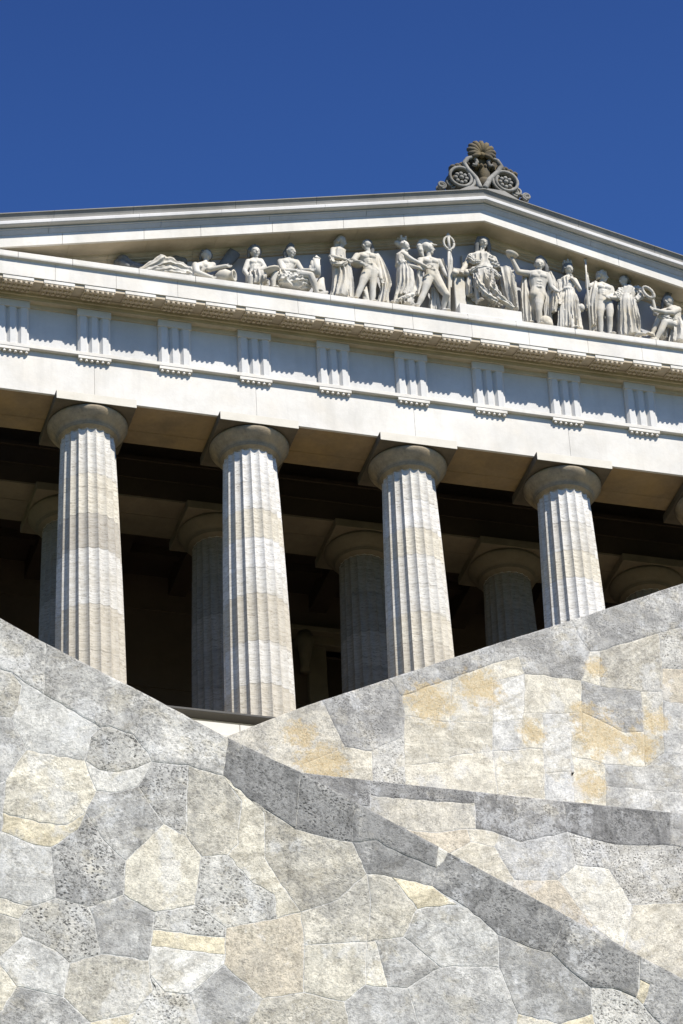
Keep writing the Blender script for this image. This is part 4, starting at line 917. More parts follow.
bw = empty('bowl'); tag(bw, 'open stone bowl held up in the raised hand beside the throne', 'bowl')
j = MB(); c = q(130, 115, -.14)
tv = Vector((.32, -.35, .88)).normalized(); mx = tv.to_track_quat('Z', 'Y').to_matrix()
tmp = MB(); tmp.lathe([(.03, -.1), (.1, -.085), (.155, -.02), (.185, .06), (.165, .07), (.12, .0), (.03, -.04)], (0, 0, 0), 24)
j.add([mx @ Vector(v)+c for v in tmp.v], tmp.f); emit(j, 'bowl_body', 'marble', bw, False); settle(bw, 511, 256)

# 11 standing woman with hand at her chin
e = figure('statue', 'standing woman in a belted pleated robe with one hand raised to her chin')
q = z1((550, 250), 9.757); k = 9.757
b = MB(); hc = q(180, 195, 0); f, sd, up = head(b, hc, .128, 25, 14)
torso(b, q(95, 310, 0), q(235, 295, .04), q(180, 450, 0), q(180, 255, .01), hc, .92, False)
limb(b, [(q(238, 298, .02), .085), (q(288, 385, -.12), .066), (q(220, 285, -.24), .045)]); hand(b, q(223, 290, -.24), (-.3, 0, 1))
limb(b, [(q(92, 312, 0), .085), (q(82, 420, -.04), .068), (q(90, 500, -.15), .046)]); hand(b, q(90, 498, -.15), (0, -.2, -1))
limb(b, [(q(180, 450, 0), .1), (q(205, 610, -.15), .08), (q(225, 757, -.28), .055)]); foot(b, q(225, 765, -.28), 10)
emit(b, 'body', 'marble', e)
h_ = MB(); curls(h_, hc, .135, f, sd, up, 64, .26, .6, 15); emit(h_, 'hair', 'marbledark', e)
c_ = MB(); cc = hc+Vector((0, .02, .13)); c_.lathe([(.115, 0), (.12, .08), (.13, .1), (.1, .1), (.1, .02)], cc, 20)
for i in range(7): a = 2*math.pi*i/7; p = cc+Vector((.11*math.cos(a), .11*math.sin(a), .06)); c_.lathe([(.032, -.04), (.035, .08), (.015, .12)], p, 8)
emit(c_, 'crown', 'marble', e, False)
d_ = MB(); loft(d_, ringpx(q, k, [(170, 268, 50, .13, 0), (165, 300, 82, .19, 0), (170, 370, 80, .2, 0), (172, 405, 72, .19, 0)]), 12, (.03, .08), .3, seed=71)
loft(d_, ringpx(q, k, [(172, 395, 76, .2, 0), (172, 412, 80, .21, 0), (174, 425, 74, .2, 0)]), 20, (.03, .03), 0, seed=72)
loft(d_, ringpx(q, k, [(175, 415, 74, .2, 0), (188, 500, 96, .24, 0), (195, 600, 106, .27, 0), (202, 700, 114, .28, 0), (208, 795, 122, .29, 0)]), 20, (.05, .15), .06, seed=73)
loft(d_, ringpx(q, k, [(85, 330, 30, .1, -.02), (95, 450, 32, .12, -.05), (100, 600, 30, .12, -.05), (102, 770, 30, .13, -.05)]), 6, (.1, .25), 0, seed=74); d_.ball(q(305, 565, -.02), (.1, .1, .13), 10)
emit(d_, 'robe', 'marble', e, True, .011); settle(e, 571, 330)

# 12 nude man with spear
e = figure('statue', 'nude youth with curly hair and a shoulder cloak who grips the spear')
b = MB(); hc = q(513, 265, 0); f, sd, up = head(b, hc, .132, 55, 0)
torso(b, q(435, 348, 0), q(588, 372, .04), q(522, 510, 0), q(502, 318, .01), hc, 1.06)
limb(b, [(q(432, 345, 0), .095), (q(368, 362, -.05), .076), (q(362, 270, -.14), .05)]); hand(b, q(362, 275, -.14), (0, 0, 1))
limb(b, [(q(592, 375, .04), .095), (q(612, 445, .02), .074), (q(585, 470, -.15), .05)]); hand(b, q(588, 468, -.15), (-.9, -.2, -.2))
limb(b, [(q(492, 525, 0), .14), (q(488, 600, -.05), .118), (q(487, 655, -.06), .09), (q(492, 730, -.02), .086), (q(496, 820, 0), .055)]); foot(b, q(496, 824, 0), -5)
limb(b, [(q(565, 528, .02), .14), (q(582, 600, -.05), .118), (q(582, 660, -.08), .088), (q(584, 735, -.02), .084), (q(582, 815, 0), .055)]); foot(b, q(582, 820, 0), 20)
emit(b, 'body', 'marble', e)
h_ = MB(); curls(h_, hc, .138, f, sd, up, 80, .28, .5, 17); emit(h_, 'hair', 'marble', e)
d_ = MB(); loft(d_, ringpx(q, k, [(435, 325, 35, .12, 0), (425, 400, 42, .15, -.04), (415, 490, 52, .15, -.02), (412, 560, 48, .14, 0), (420, 640, 36, .12, 0), (425, 740, 26, .1, 0)]), 8, (.08, .24), .2, seed=81)
loft(d_, ringpx(q, k, [(372, 410, 22, .1, .02), (362, 500, 32, .12, .02), (372, 580, 28, .1, .02)]), 6, (.1, .28), 0, seed=82); loft(d_, ringpx(q, k, [(428, 640, 30, .1, .1), (432, 820, 36, .12, .1)]), 6, (.1, .2), 0, seed=83)
emit(d_, 'cloak', 'marble', e, True, .011); settle(e, 603, 335)
sp = empty('spear'); tag(sp, 'thin upright stone spear held by the curly haired youth', 'spear')
j = MB(); j.tube([q(347, 118, -.2), q(355, 260, -.2), q(372, 480, -.18), q(398, 815, -.15)], .026, 8); emit(j, 'shaft', 'marble', sp, False)
j = MB(); t_ = q(346, 75, -.2); m_ = q(347, 112, -.2); j.rings([[m_.lerp(t_, t)+Vector((w*math.cos(a), w*.5*math.sin(a), 0)) for a in [2*math.pi*i/8 for i in range(8)]] for t, w in ((-.15, .025), (.0, .03), (.25, .06), (.6, .04), (1, .005))]); emit(j, 'spearhead', 'marble', sp, False); settle(sp, 591, 332)

# 13 woman with hand on hip
e = figure('statue', 'robed woman with one hand on her hip, second figure from the right')
q = z1((605, 265), 8.756); k = 8.756
b = MB(); hc = q(165, 142, 0); f, sd, up = head(b, hc, .125, -75, 0)
torso(b, q(135, 220, -.02), q(270, 208, .04), q(195, 360, 0), q(172, 185, .01), hc, .9, False)
limb(b, [(q(138, 222, -.03), .085), (q(98, 288, -.1), .068), (q(45, 285, -.2), .046)]); hand(b, q(52, 286, -.2), (-1, 0, .1))
limb(b, [(q(272, 208, .03), .09), (q(322, 258, -.04), .07), (q(262, 318, -.16), .048)]); hand(b, q(266, 314, -.16), (-.7, 0, -.5))
limb(b, [(q(195, 360, 0), .1), (q(250, 480, -.1), .08), (q(285, 592, -.2), .055)]); foot(b, q(285, 600, -.2), 60)
emit(b, 'body', 'marble', e)
h_ = MB(); curls(h_, hc, .127, f, sd, up, 40, .18, 0, 19); h_.ball(hc-f*.17+Vector((0, 0, .02)), .075, 10); limb(h_, [(hc+up*.16, .035), (hc+up*.2-f*.06, .03)]); emit(h_, 'hair', 'marbledark', e)
d_ = MB(); loft(d_, ringpx(q, k, [(200, 190, 45, .12, 0), (200, 225, 78, .18, 0), (185, 290, 66, .19, 0)]), 11, (.03, .09), .3, seed=91)
loft(d_, ringpx(q, k, [(180, 285, 66, .19, 0), (185, 350, 80, .23, 0), (195, 450, 92, .26, 0), (205, 540, 98, .27, 0), (215, 640, 104, .28, 0)]), 13, (.04, .12), .25, seed=92)
loft_path(d_, [(q(270, 205, 0), .11), (q(315, 245, -.04), .12), (q(310, 275, -.1), .1), (q(265, 310, -.15), .08)], 7, .22, seed=93); loft_path(d_, [(q(140, 220, -.02), .1), (q(105, 270, -.08), .11), (q(100, 300, -.1), .09)], 7, .22, seed=94)
loft(d_, ringpx(q, k, [(245, 310, 24, .1, -.14), (262, 420, 30, .12, -.16), (282, 520, 32, .13, -.14), (288, 615, 26, .12, -.1)]), 6, (.1, .25), 0, seed=95)
emit(d_, 'robe', 'marble', e, True, .011); settle(e, 629, 338)

# 14 seated man with wreath
e = figure('statue', 'seated man with a crested helmet at the far right who holds up the wreath')
b = MB(); hc = q(558, 325, 0); f, sd, up = head(b, hc, .135, -55, -6)
torso(b, q(560, 395, -.08), q(645, 388, .06), q(615, 540, .02), q(580, 370, 0), hc, 1.0)
limb(b, [(q(640, 392, -.06), .095), (q(585, 420, -.2), .078), (q(515, 415, -.24), .07), (q(430, 392, -.26), .05)]); hand(b, q(438, 394, -.26), (-.9, 0, .4))
limb(b, [(q(560, 395, .02), .085), (q(440, 425, .0), .072), (q(418, 310, -.08), .048)]); hand(b, q(419, 318, -.08), (-.1, 0, 1))
limb(b, [(q(620, 540, 0), .14), (q(560, 510, -.15), .125), (q(522, 505, -.25), .1), (q(490, 575, -.24), .088), (q(450, 645, -.2), .056)]); foot(b, q(446, 650, -.2), -70, .26)
limb(b, [(q(610, 535, .1), .13), (q(530, 470, .0), .115), (q(485, 455, -.06), .1), (q(440, 540, .02), .082), (q(415, 600, .04), .055)]); foot(b, q(412, 605, .04), -60, .26)
emit(b, 'body', 'marble', e)
h_ = MB(); h_.ball(hc+Vector((.0, .04, .06)), (.155, .16, .16), 14); emit(h_, 'helmet', 'marble', e)
h_ = MB()
h_.rings([[q(x, y, .08)+Vector((0, w, 0))*1.0+Vector((dx, 0, dz)) for w, dx, dz in ((-.05, 0, 0), (.05, 0, 0), (.05, r_*.8, -r_), (-.05, r_*.8, -r_))] for x, y, r_ in ((495, 395, .03), (490, 345, .08), (500, 295, .12), (520, 260, .13), (550, 245, .1), (572, 250, .04))])
emit(h_, 'crest', 'marbledark', e, False)
d_ = MB(); loft(d_, ringpx(q, k, [(618, 470, 52, .16, .04), (632, 560, 70, .26, .04), (630, 620, 76, .28, .04), (632, 700, 84, .3, .04)]), 9, (.06, .16), .1, seed=97); loft_path(d_, [(q(480, 440, -.08), .12), (q(520, 470, -.12), .14), (q(580, 520, -.1), .15)], 8, .22, seed=98); loft(d_, ringpx(q, k, [(490, 450, 36, .12, .0), (500, 520, 42, .13, .0), (510, 640, 40, .14, .05)]), 7, (.1, .22), 0, seed=99)
emit(d_, 'drapery', 'marble', e, True, .012); settle(e, 668, 342)
wr_ = empty('wreath'); tag(wr_, 'oval stone wreath held up by the seated man at the far right', 'wreath')
j = MB(); c = q(380, 242, -.32); aa = R(20)
pts = [c+Vector((.125*math.cos(t)*math.cos(aa)+.19*math.sin(t)*-math.sin(aa), -.05*math.cos(t), .125*math.cos(t)*-math.sin(aa)*-1*-1+.19*math.sin(t)*math.cos(aa))) for t in [2*math.pi*i/36 for i in range(37)]]
j.tube(pts, [.04+.008*(i % 2) for i in range(37)], 8); emit(j, 'ring', 'marble', wr_, False); settle(wr_, 652, 300)

# ------------------------------------------------------------------ stair and terrace walls
KINDS = {  # tint, (pits, grey patina)
 'G': ((0.44, 0.435, 0.425), (0.35, 0.45)), 'D': ((0.40, 0.394, 0.383), (0.4, 0.7)), 'C': ((0.545, 0.515, 0.445), (0.22, 0.16)), 'Y': ((0.56, 0.505, 0.385), (0.12, 0.08)),
 'T': ((0.48, 0.455, 0.40), (0.35, 0.38)), 'W': ((0.55, 0.54, 0.515), (0.12, 0.1)), 'P': ((0.48, 0.47, 0.445), (1.0, 0.25)), 'K': ((0.43, 0.424, 0.412), (1.0, 0.45)),
 'O': ((0.53, 0.475, 0.36), (0.9, 0.1)), 'L': ((0.50, 0.495, 0.48), (0.22, 0.3)), 'S': ((0.50, 0.45, 0.37), (0.3, 0.2)), 'N': ((0.40, 0.397, 0.39), (0.25, 0.5)),
 'E': ((0.47, 0.462, 0.445), (0.5, 0.5)), 'F': ((0.42, 0.413, 0.4), (0.75, 0.85))}
TB_ = 1.16
def wob(p, amp):
    n = noise.noise_vector(Vector((p[0]*0.11, p[1]*0.11, 3.3)))
    return (p[0]+amp*n.x, p[1]+amp*n.y)
def snap(polys, tol=4.0):
    seen = []
    out = []
    for k, ps in polys:
        q = []
        for p in ps:
            for s_ in seen:
                if abs(s_[0]-p[0]) <= tol and abs(s_[1]-p[1]) <= tol: p = s_; break
            else: seen.append(p)
            if not q or q[-1] != p: q.append(p)
        if q[0] == q[-1]: q.pop()
        out.append((k, q))
    return out
def split_edges(polys, edge_top):
    """cut every edge into short pieces that waver the same way for both neighbours"""
    out = []
    for k, ps in polys:
        q = []
        for a, b in zip(ps, ps[1:]+ps[:1]):
            top = edge_top(a) and edge_top(b)
            n = max(1, int(math.hypot(b[0]-a[0], b[1]-a[1])/7))
            for i in range(n):
                p = (a[0]+(b[0]-a[0])*i/n, a[1]+(b[1]-a[1])*i/n)
                q.append(wob(p, 0.5) if top or edge_top(p) else wob(p, 1.6))
        out.append((k, q))
    return out
def inset2(ps, d):
    ar = sum(a[0]*b[1]-b[0]*a[1] for a, b in zip(ps, ps[1:]+ps[:1])); sg = 1 if ar > 0 else -1
    out = []; n = len(ps)
    for i in range(n):
        a, p, b = ps[i-1], ps[i], ps[(i+1) % n]
        e1 = Vector((p[0]-a[0], p[1]-a[1])); e2 = Vector((b[0]-p[0], b[1]-p[1]))
        if e1.length < 1e-6 or e2.length < 1e-6: out.append(p); continue
        e1.normalize(); e2.normalize()
        n1 = Vector((-e1.y, e1.x))*sg; n2 = Vector((-e2.y, e2.x))*sg
        m_ = n1+n2; l = max(0.9, m_.length*m_.length/2); dd = min(d, 0.3*min((Vector(p)-Vector(a)).length, (Vector(b)-Vector(p)).length)) if e1.dot(e2) < 0.2 else d
        out.append((p[0]+m_.x/l*dd, p[1]+m_.y/l*dd))
    return out
def stones(mb, polys, Y, gap, depth=0.35, relief=0.006):
    """polys are (kind, outline in metres in the wall's plane (X, Z))"""
    for k, ps in polys:
        if len(ps) < 3: continue
        tint, (pits, pat) = KINDS[k]
        j = random.uniform(0.93, 1.07); tint = tuple(min(0.8, c*j*TB_*q_) for c, q_ in zip(tint, (1.0, 0.985, 0.945)))
        wear = (min(1, pits*random.uniform(0.7, 1.3)), min(1, pat*random.uniform(0.75, 1.25)), random.random())
        pr = 0.002+random.uniform(0, relief)
        g_ = gap*random.uniform(0.35, 1.0); o1, o2 = inset2(ps, g_), inset2(ps, g_+0.004)
        n = len(ps); bl = random.uniform(0.3, 1.0)*relief*1.5; o3 = inset2(ps, g_+0.028)
        mb.add([(x, Y+depth, z) for x, z in o1]+[(x, Y-pr+0.003, z) for x, z in o1]+[(x, Y-pr, z) for x, z in o2],
               [(i, (i+1) % n, n+(i+1) % n, n+i) for i in range(n)]+[(n+i, n+(i+1) % n, 2*n+(i+1) % n, 2*n+i) for i in range(n)], tint=tint, wear=wear)
        mb.add([(x, Y-pr, z) for x, z in o2]+[(x, Y-pr-bl, z) for x, z in o3], [(i, (i+1) % n, n+(i+1) % n, n+i) for i in range(n)], tint=tint, wear=wear)
        tri = tessellate_polygon([[Vector((x, z, 0)) for x, z in o3]])
        mb.add([(x, Y-pr-bl, z) for x, z in o3], [tuple(t) for t in tri], tint=tint, wear=wear)
def clip_half(poly, n, d):
    out = []
    for a, b in zip(poly, poly[1:]+poly[:1]):
        da, db = a[0]*n[0]+a[1]*n[1]-d, b[0]*n[0]+b[1]*n[1]-d
        if da <= 0: out.append(a)
        if (da < 0) != (db < 0) and da != db:
            t = da/(da-db); out.append((a[0]+(b[0]-a[0])*t, a[1]+(b[1]-a[1])*t))
    return out
def cells(rect, size, rng, cuts=()):
    """irregular polygons filling a rectangle, cut by half planes (n, d)"""
    x0, z0, x1, z1 = rect; pts = []
    nx, nz = max(1, int((x1-x0)/size)), max(1, int((z1-z0)/size))
    for i in range(-1, nx+1):
        for j in range(-1, nz+1):
            pts.append((x0+(i+0.5+0.5*(j % 2)+rng.uniform(-.28, .28))*(x1-x0)/nx, z0+(j+0.5+rng.uniform(-.28, .28))*(z1-z0)/nz))
    out = []
    for p in pts:
        c = [(x0, z0), (x1, z0), (x1, z1), (x0, z1)]
        for q in pts:
            if q is p or math.hypot(q[0]-p[0], q[1]-p[1]) > 3.2*size: continue
            n = (q[0]-p[0], q[1]-p[1]); c = clip_half(c, n, (q[0]**2+q[1]**2-p[0]**2-p[1]**2)/2)
            if not c: break
        for n, d in cuts:
            if c: c = clip_half(c, n, d)
        if len(c) >= 3: out.append((rng.choice('GGLCTPWDSK'), c))
    return out
def to_m(polys, Y): return [(k, [(float(at(x, y, Y)[0]), float(at(x, y, Y)[2])) for x, y in ps]) for k, ps in polys]
def line_at(px, x):
    for a, b in zip(px, px[1:]):
        if a[0] <= x <= b[0]: return a[1]+(b[1]-a[1])*(x-a[0])/(b[0]-a[0])
    return 1e9
rng = random.Random(3)

def make_wall(name, label, Y,  top_px, cop, body, body_below, ext, thick=0.9, gap=0.007, mat='wall'):
    """top_px: the wall's top edge; cop / body: coping and face stones; ext: more stones past them, in metres"""
    et = lambda p: abs(p[1]-line_at(top_px, p[0])) < 1.2
    allp = snap(cop+body); nc = len(cop)
    allp = split_edges(allp, et)
    co, bo = to_m(allp[:nc], Y), to_m(allp[nc:], Y)
    w = MB()
    out = body_below
    n = len(out)
    w.add([(x, Y, z) for x, z in out]+[(x, Y+thick, z) for x, z in out],
          [tuple(range(n)), tuple(range(n, 2*n))[::-1]]+[(i, (i+1) % n, n+(i+1) % n, n+i) for i in range(n)], tint=(0.57, 0.555, 0.52), wear=(0.1, 0.3, 0.3))
    wall = w.build(name, M[mat]); tag(wall, label, 'stone wall')
    c = MB(); stones(c, co+ext[0], Y, gap*0.35, depth=0.7, relief=0.004); c.build('coping', M[mat], wall)
    s_ = MB(); stones(s_, bo+ext[1], Y, gap, relief=0.002); s_.build('stonework', M[mat], wall)
    return wall

# --- front flank wall, falling to the right
TA = [(-16, 609.8), (0, 618.2), (35, 637.8), (149, 696), (228, 738), (300, 772), (355, 802), (438, 846.5), (448, 852), (566, 915.5), (640, 956), (700, 988)]
copA = [('E', [(-16,609.8),(0,618.2),(35,637.8),(12,673),(-16,664)]), ('E', [(35,637.8),(46,643.4),(44,694),(31,686),(12,673)]),
 ('E', [(46,643.4),(149,696),(133,735),(110,727),(100,727),(67,708),(44,694)]), ('E', [(149,696),(228,738),(223,776),(188,766),(152,762),(147,752),(133,735)]),
 ('F', [(228,738),(300,772),(296,829),(282,820),(252,801),(223,776)]), ('F', [(300,772),(355,802),(352,842),(340,841),(320,836),(296,829)]),
 ('F', [(355,802),(438,846.5),(436,868),(395,851),(377,841),(352,842)]), ('D', [(377,841),(395,851),(436,868),(432,886),(392,877),(367,874),(352,842)]),
 ('W', [(438,846.5),(448,852),(444,862),(436,868)]), ('F', [(448,852),(566,915.5),(551,953),(537,950),(512,940),(498,934),(468,909),(432,886),(436,868),(444,862)]),
 ('F', [(566,915.5),(640,956),(637,997),(612,989),(591,987),(571,972),(551,953)]), ('Y', [(640,980),(650,985),(643,1005),(637,997)]),
 ('D', [(640,956),(700,988),(700,1040),(676,1040),(660,1024),(643,1005),(650,985),(640,980)])]
bodyA = [('T',[(-16,664),(12,673),(22,686),(18,706),(12,718),(-16,716)]), ('G',[(-16,716),(12,718),(20,737),(26,750),(17,762),(6,780),(-16,790)]),
 ('L',[(12,673),(31,686),(44,694),(67,708),(100,727),(91,737),(85,761),(58,756),(26,750),(20,737),(12,718),(18,706),(22,686)]),
 ('P',[(100,727),(110,727),(133,735),(147,752),(152,762),(135,769),(117,773),(100,770),(85,761),(91,737)]),
 ('W',[(85,761),(100,770),(117,773),(135,769),(152,762),(138,787),(120,792),(97,792),(90,776)]),
 ('C',[(17,762),(26,750),(58,756),(85,761),(90,776),(97,792),(85,812),(66,825),(40,822),(3,813),(6,780)]),
 ('Y',[(3,813),(40,822),(66,825),(85,812),(79,830),(51,848),(34,845),(2,832)]), ('G',[(-16,790),(6,780),(3,813),(2,832),(-16,828)]),
 ('G',[(97,792),(120,792),(138,787),(164,824),(125,860),(105,842),(85,812)]), ('K',[(152,762),(188,766),(186,836),(164,824),(138,787)]),
 ('T',[(188,766),(223,776),(241,801),(238,845),(227,855),(201,857),(186,836)]),
 ('C',[(223,776),(252,801),(264,812),(265,859),(281,884),(301,912),(277,918),(274,894),(253,883),(227,855),(238,845),(241,801)]),
 ('P',[(201,857),(227,855),(253,883),(274,894),(277,918),(226,928),(195,905)]),
 ('T',[(252,801),(282,820),(296,829),(320,836),(340,841),(352,842),(367,874),(338,900),(301,912),(281,884),(265,859),(264,812)]),
 ('C',[(164,824),(186,836),(201,857),(195,905),(155,913),(124,895),(125,860)]), ('K',[(51,848),(79,830),(85,812),(105,842),(125,860),(124,895),(88,907),(56,898)]),
 ('L',[(-16,828),(2,832),(34,845),(51,848),(56,898),(29,907),(-16,893)]), ('C',[(-16,893),(29,907),(19,919),(-16,911)]),
 ('P',[(29,907),(56,898),(88,907),(94,922),(101,954),(69,963),(55,950),(23,936),(19,919)]), ('G',[(88,907),(124,895),(155,913),(149,960),(101,954),(94,922)]),
 ('T',[(-16,911),(19,919),(23,936),(-2,960),(-16,962)]), ('L',[(23,936),(55,950),(69,963),(63,997),(16,986),(-2,960)]),
 ('T',[(69,963),(101,954),(149,960),(150,975),(154,989),(136,1012),(90,1023),(63,997)]), ('G',[(16,986),(63,997),(90,1023),(92,1040),(-16,1040),(-16,1015),(2,1010)]),
 ('C',[(-16,962),(-2,960),(16,986),(2,1010),(-16,1015)]),
 ('P',[(155,913),(195,905),(226,928),(225,938),(153,930)]), ('Y',[(153,930),(225,938),(225,955),(151,946)]), ('W',[(151,946),(225,955),(224,965),(190,994),(165,992),(150,975),(149,960)]),
 ('S',[(226,928),(277,918),(301,912),(304,945),(304,993),(262,999),(224,965),(225,955),(225,938)]), ('T',[(301,912),(338,900),(367,874),(371,905),(367,942),(304,945)]), ('C',[(304,945),(367,942),(365,985),(345,1002),(304,993)]),
 ('T',[(367,874),(392,877),(417,909),(404,937),(375,940),(367,942),(371,905)]), ('Y',[(392,877),(432,886),(457,905),(417,909)]),
 ('L',[(417,909),(457,905),(468,909),(498,934),(499,967),(440,967),(404,937)]), ('G',[(375,940),(404,937),(440,967),(407,988),(388,988)]), ('C',[(367,942),(375,940),(388,988),(365,985)]),
 ('G',[(440,967),(499,967),(518,1014),(516,1040),(424,1040),(407,988)]), ('G',[(365,985),(388,988),(407,988),(424,1040),(352,1040),(345,1002)]),
 ('N',[(498,934),(512,940),(537,950),(551,953),(571,972),(591,987),(592,1014),(560,1024),(518,1014),(499,967)]), ('P',[(591,987),(612,989),(637,997),(643,1005),(660,1024),(676,1040),(600,1040),(592,1014)]),
 ('Y',[(518,1014),(560,1024),(592,1014),(600,1040),(516,1040)]), ('T',[(262,999),(304,993),(345,1002),(352,1040),(240,1040)]), ('G',[(224,965),(262,999),(240,1040),(206,1040),(190,994)]),
 ('P',[(154,989),(150,975),(165,992),(190,994),(206,1040),(120,1040),(136,1012)]), ('Y',[(90,1023),(136,1012),(120,1040),(92,1040)])]
YA = -40.0
pa_, pb_ = at(-16, 609.8, YA), at(700, 988, YA)
xl, xr = float(pa_[0]), float(pb_[0]); zl, zr = float(pa_[2]), float(pb_[2]); sA = (zr-zl)/(xr-xl)
zbL = float(at(-16, 1040, YA)[2]); zbR = float(at(700, 1040, YA)[2])
cut = [((-sA, 1.0), zl-sA*xl)]                         # keeps what lies under the line of the top edge
X0, X1, Z0 = xl-14, xr+8, -43.5
def band(x0, x1, sl, xa, za, hgt, n, kinds):
    out = []
    for i in range(n):
        a, b = x0+(x1-x0)*i/n, x0+(x1-x0)*(i+1)/n
        za_, zb_ = za+sl*(a-xa), za+sl*(b-xa)
        out.append((rng.choice(kinds), [(a, za_), (b, zb_), (b, zb_-hgt), (a, za_-hgt)]))
    return out
cb = 0.63
cutb = [((-sA, 1.0), zl-sA*xl-cb)]
extA = cells((X0, Z0, xl, zl+8), 1.1, rng, cutb)+cells((xr, Z0, X1, zr), 1.1, rng, cutb)+cells((xl, Z0, xr, min(zbL, zbR)-0.2), 1.1, rng)
extC = band(X0, xl, sA, xl, zl, cb, 5, 'GLD')+band(xr, X1, sA, xl, zl, cb, 5, 'DNG')
topm = [(float(at(x, y, YA)[0]), float(at(x, y, YA)[2])-0.02) for x, y in TA]
make_wall('stair_wall', 'large weathered polygonal stone wall falling to the right across the foreground', YA, TA, copA, bodyA,
          [(X0, Z0), (X1, Z0), (X1, zl+sA*(X1-xl)-0.012)]+topm[::-1]+[(X0, zl+sA*(X0-xl)-0.012)], (extC, extA))

# --- flank wall rising to the right
M['wallochre'] = wall_mat('ochre_stained_wall_stone', [(float(at(x_, y_, -19.0)[0]), float(at(x_, y_, -19.0)[2]), r_/57.0) for x_, y_, r_ in ((600, 735, 42), (640, 745, 28), (655, 722, 24), (532, 732, 22), (590, 785, 28), (595, 668, 18), (430, 702, 38), (480, 688, 34), (322, 764, 40), (585, 715, 24), (300, 735, 26))])
TB = [(205, 745.5), (226, 737), (262, 722.5), (300, 708), (322, 700.5), (388, 679), (500, 642.5), (571, 620.5), (700, 577.5)]
copB = [('T', [(205,745.5),(226,737),(262,722.5),(300,708),(322,700.5),(345,747),(303,764),(299,775),(260,772),(205,768)]),
 ('E', [(322,700.5),(388,679),(402,696),(405,716),(404,735),(372,751),(345,747)]), ('E', [(388,679),(500,642.5),(500,661),(452,678),(402,696)]),
 ('E', [(500,642.5),(571,620.5),(583,642),(590,652),(582,681),(545,676),(525,674),(518,657),(500,661)]), ('E', [(571,620.5),(700,577.5),(700,622),(659,633),(599,651),(590,652),(583,642)])]
bodyB = [('C', [(299,775),(303,764),(345,747),(372,751),(373,778),(372,800),(290,795)]),
 ('C', [(402,696),(452,678),(450,722),(405,716)]), ('C', [(452,678),(500,661),(518,657),(525,674),(493,682),(493,722),(450,722)]), ('W', [(493,682),(525,674),(524,713),(522,720),(493,722)]),
 ('C', [(525,674),(545,676),(582,681),(582,712),(543,714),(524,713)]), ('C', [(590,652),(599,651),(600,687),(583,683)]), ('T', [(599,651),(659,633),(662,668),(663,692),(641,691),(600,687)]),
 ('P', [(659,633),(700,622),(700,670),(662,668)]), ('S', [(662,668),(700,670),(700,708),(663,700)]), ('G', [(583,683),(600,687),(641,691),(644,731),(625,733),(600,720),(582,712)]),
 ('C', [(582,712),(600,720),(625,733),(644,731),(645,767),(605,764),(571,756),(571,737),(582,732)]), ('C', [(641,691),(663,692),(664,753),(645,767),(644,731)]),
 ('L', [(663,700),(700,708),(700,756),(664,753)]), ('L', [(605,764),(645,767),(664,753),(700,756),(700,795),(606,786)]), ('C', [(571,756),(605,764),(606,786),(606,820),(577,820)]),
 ('L', [(606,786),(700,795),(700,830),(606,820)]), ('W', [(543,714),(582,712),(582,732),(571,737),(571,756),(572,771),(545,773),(543,749)]), ('C', [(524,713),(543,714),(543,749),(522,749),(522,720)]),
 ('L', [(493,722),(522,720),(522,749),(493,751)]), ('C', [(405,716),(450,722),(493,722),(493,751),(450,756),(448,762),(405,765),(404,735)]), ('P', [(372,751),(404,735),(405,765),(405,812),(372,800),(373,778)]),
 ('C', [(405,765),(448,762),(450,756),(493,751),(500,820),(405,812)]), ('C', [(493,751),(522,749),(543,749),(545,773),(545,820),(500,820)]), ('L', [(545,773),(572,771),(571,756),(577,820),(545,820)])]
YB = -19.0
topm = [(float(at(x, y, YB)[0]), float(at(x, y, YB)[2])-0.012) for x, y in TB]
xl, zl = float(at(322, 700.5, YB)[0]), float(at(322, 700.5, YB)[2]); xr, zr = float(at(700, 577.5, YB)[0]), float(at(700, 577.5, YB)[2])
sB = (zr-zl)/(xr-xl); xq = topm[0][0]; zq = topm[0][1]
X0, X1, Z0 = xq-8, xr+7, -24.3
zlow = float(at(500, 829, YB)[2])
ex = cells((xr, Z0, X1, zr+5), 1.2, rng, [((-sB, 1.0), zr-sB*xr-0.7)])+cells((X0, Z0, xq, zq-0.6), 1.2, rng)
exc = band(xr, X1, sB, xr, zr, 0.7, 5, 'GN')+band(X0, xq, 0, xq, zq, 0.6, 5, 'GL')
make_wall('stair_wall', 'squared limestone wall rising to the right, blotched cream and ochre, below the columns', YB, TB, copB, bodyB,
          [(X0, Z0), (X1, Z0), (X1, zr+sB*(X1-xr)-0.012)]+topm[::-1]+[(X0, zq)], (exc, ex), mat='wallochre')

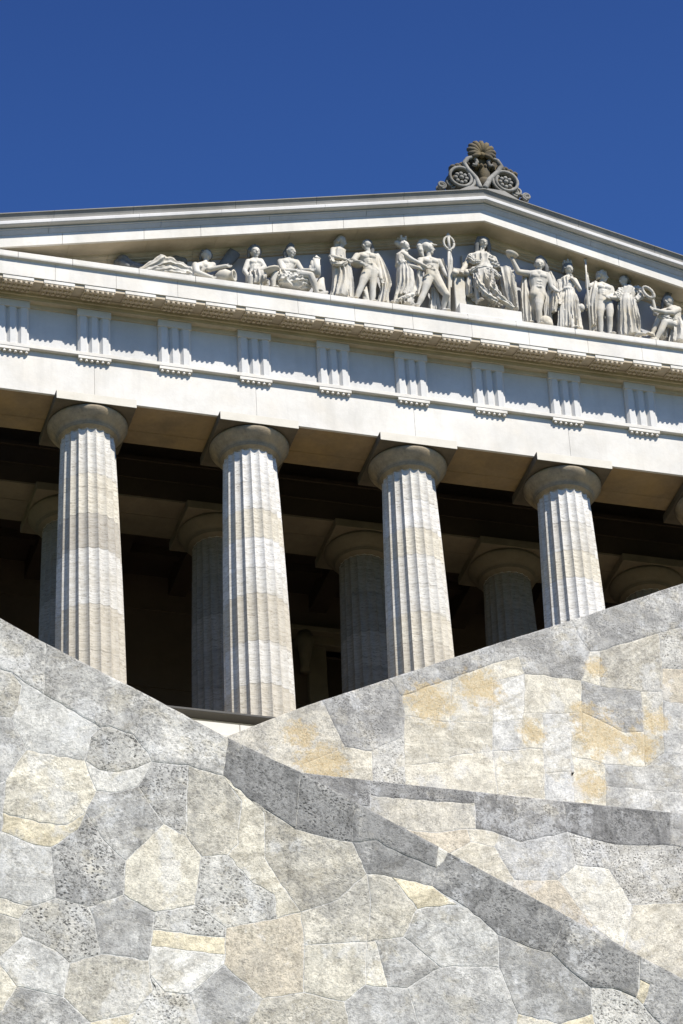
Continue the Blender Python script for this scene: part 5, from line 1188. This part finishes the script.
# --- level terrace wall between them
TC = [(230, 765), (300, 772.5), (371, 780.5), (474, 791.5), (563, 801), (669, 812.5), (700, 816)]
copC = [('F', [(230,765),(300,772.5),(371,780.5),(370,806),(300,805),(230,800)]), ('F', [(371,780.5),(474,791.5),(475,804),(371,796)]),
 ('F', [(474,791.5),(563,801),(568,832),(521,842),(500,834),(476,828),(475,804)]), ('F', [(563,801),(669,812.5),(670,845),(615,845),(568,832)]), ('E', [(669,812.5),(700,816),(700,850),(670,845)])]
bodyC = [('T', [(371,796),(475,804),(476,828),(438,832),(408,830),(370,812)]), ('S', [(370,812),(408,830),(438,832),(468,829),(471,842),(447,855),(430,875),(360,830)]), ('C', [(468,829),(476,828),(500,834),(495,847),(471,842)]),
 ('C', [(447,855),(471,842),(495,847),(514,880),(505,900),(430,875)]), ('L', [(495,847),(500,834),(521,842),(568,832),(576,866),(558,880),(514,880)]),
 ('S', [(514,880),(558,880),(593,925),(580,945),(505,900)]), ('W', [(558,880),(576,866),(609,869),(632,904),(628,930),(622,950),(593,925)]),
 ('P', [(568,832),(615,845),(620,856),(609,869),(576,866)]), ('P', [(615,845),(670,845),(700,850),(700,903),(632,904),(609,869),(620,856)]),
 ('C', [(632,904),(700,903),(700,1000),(622,965),(628,930)])]
KINDS['W'] = ((0.56, 0.54, 0.485), (0.3, 0.05))
YC = -22.0
topm = [(float(at(x, y, YC)[0]), float(at(x, y, YC)[2])-0.012) for x, y in TC]
xl, zl = topm[0]; xr, zr = topm[-1]; X0, X1, Z0 = xl-12, xr+8, -38.9
ex = cells((X0, Z0, xl, zl-0.6), 1.2, rng)+cells((xr, Z0, X1, zr-0.6), 1.2, rng)+cells((xl, Z0, xr, float(at(700, 1003, YC)[2])), 1.2, rng)
exc = band(X0, xl, 0, xl, zl+0.012, 0.6, 6, 'DG')+band(xr, X1, 0, xr, zr+0.012, 0.6, 5, 'DG')
make_wall('terrace_wall', 'level polygonal stone wall with dark grey coping between the two sloping walls', YC, TC, copC, bodyC,
          [(X0, Z0), (X1, Z0), (X1, zr)]+topm[::-1]+[(X0, zl)], (exc, ex))
# flights of steps behind the two flank walls
def flight(x0, z0, x1, z1, Y0, Y1, zb):
    m = MB(); n = max(1, int(abs(z1-z0)/0.17)); 
    for i in range(n):
        a, b = x0+(x1-x0)*i/n, x0+(x1-x0)*(i+1)/n; z = z0+(z1-z0)*(i+(1 if z1 > z0 else 0))/n
        m.box((a, Y0, zb), (b, Y1, z))
    tag(m.build('stairs', M['floorstone']), None, None, kind='structure')
flight(-29, -30.5, -5, -42.2, -39.05, -36.0, -43.5)
flight(-12.6, -22.0, 3.5, -14.2, -18.1, -15.0, -24.2)
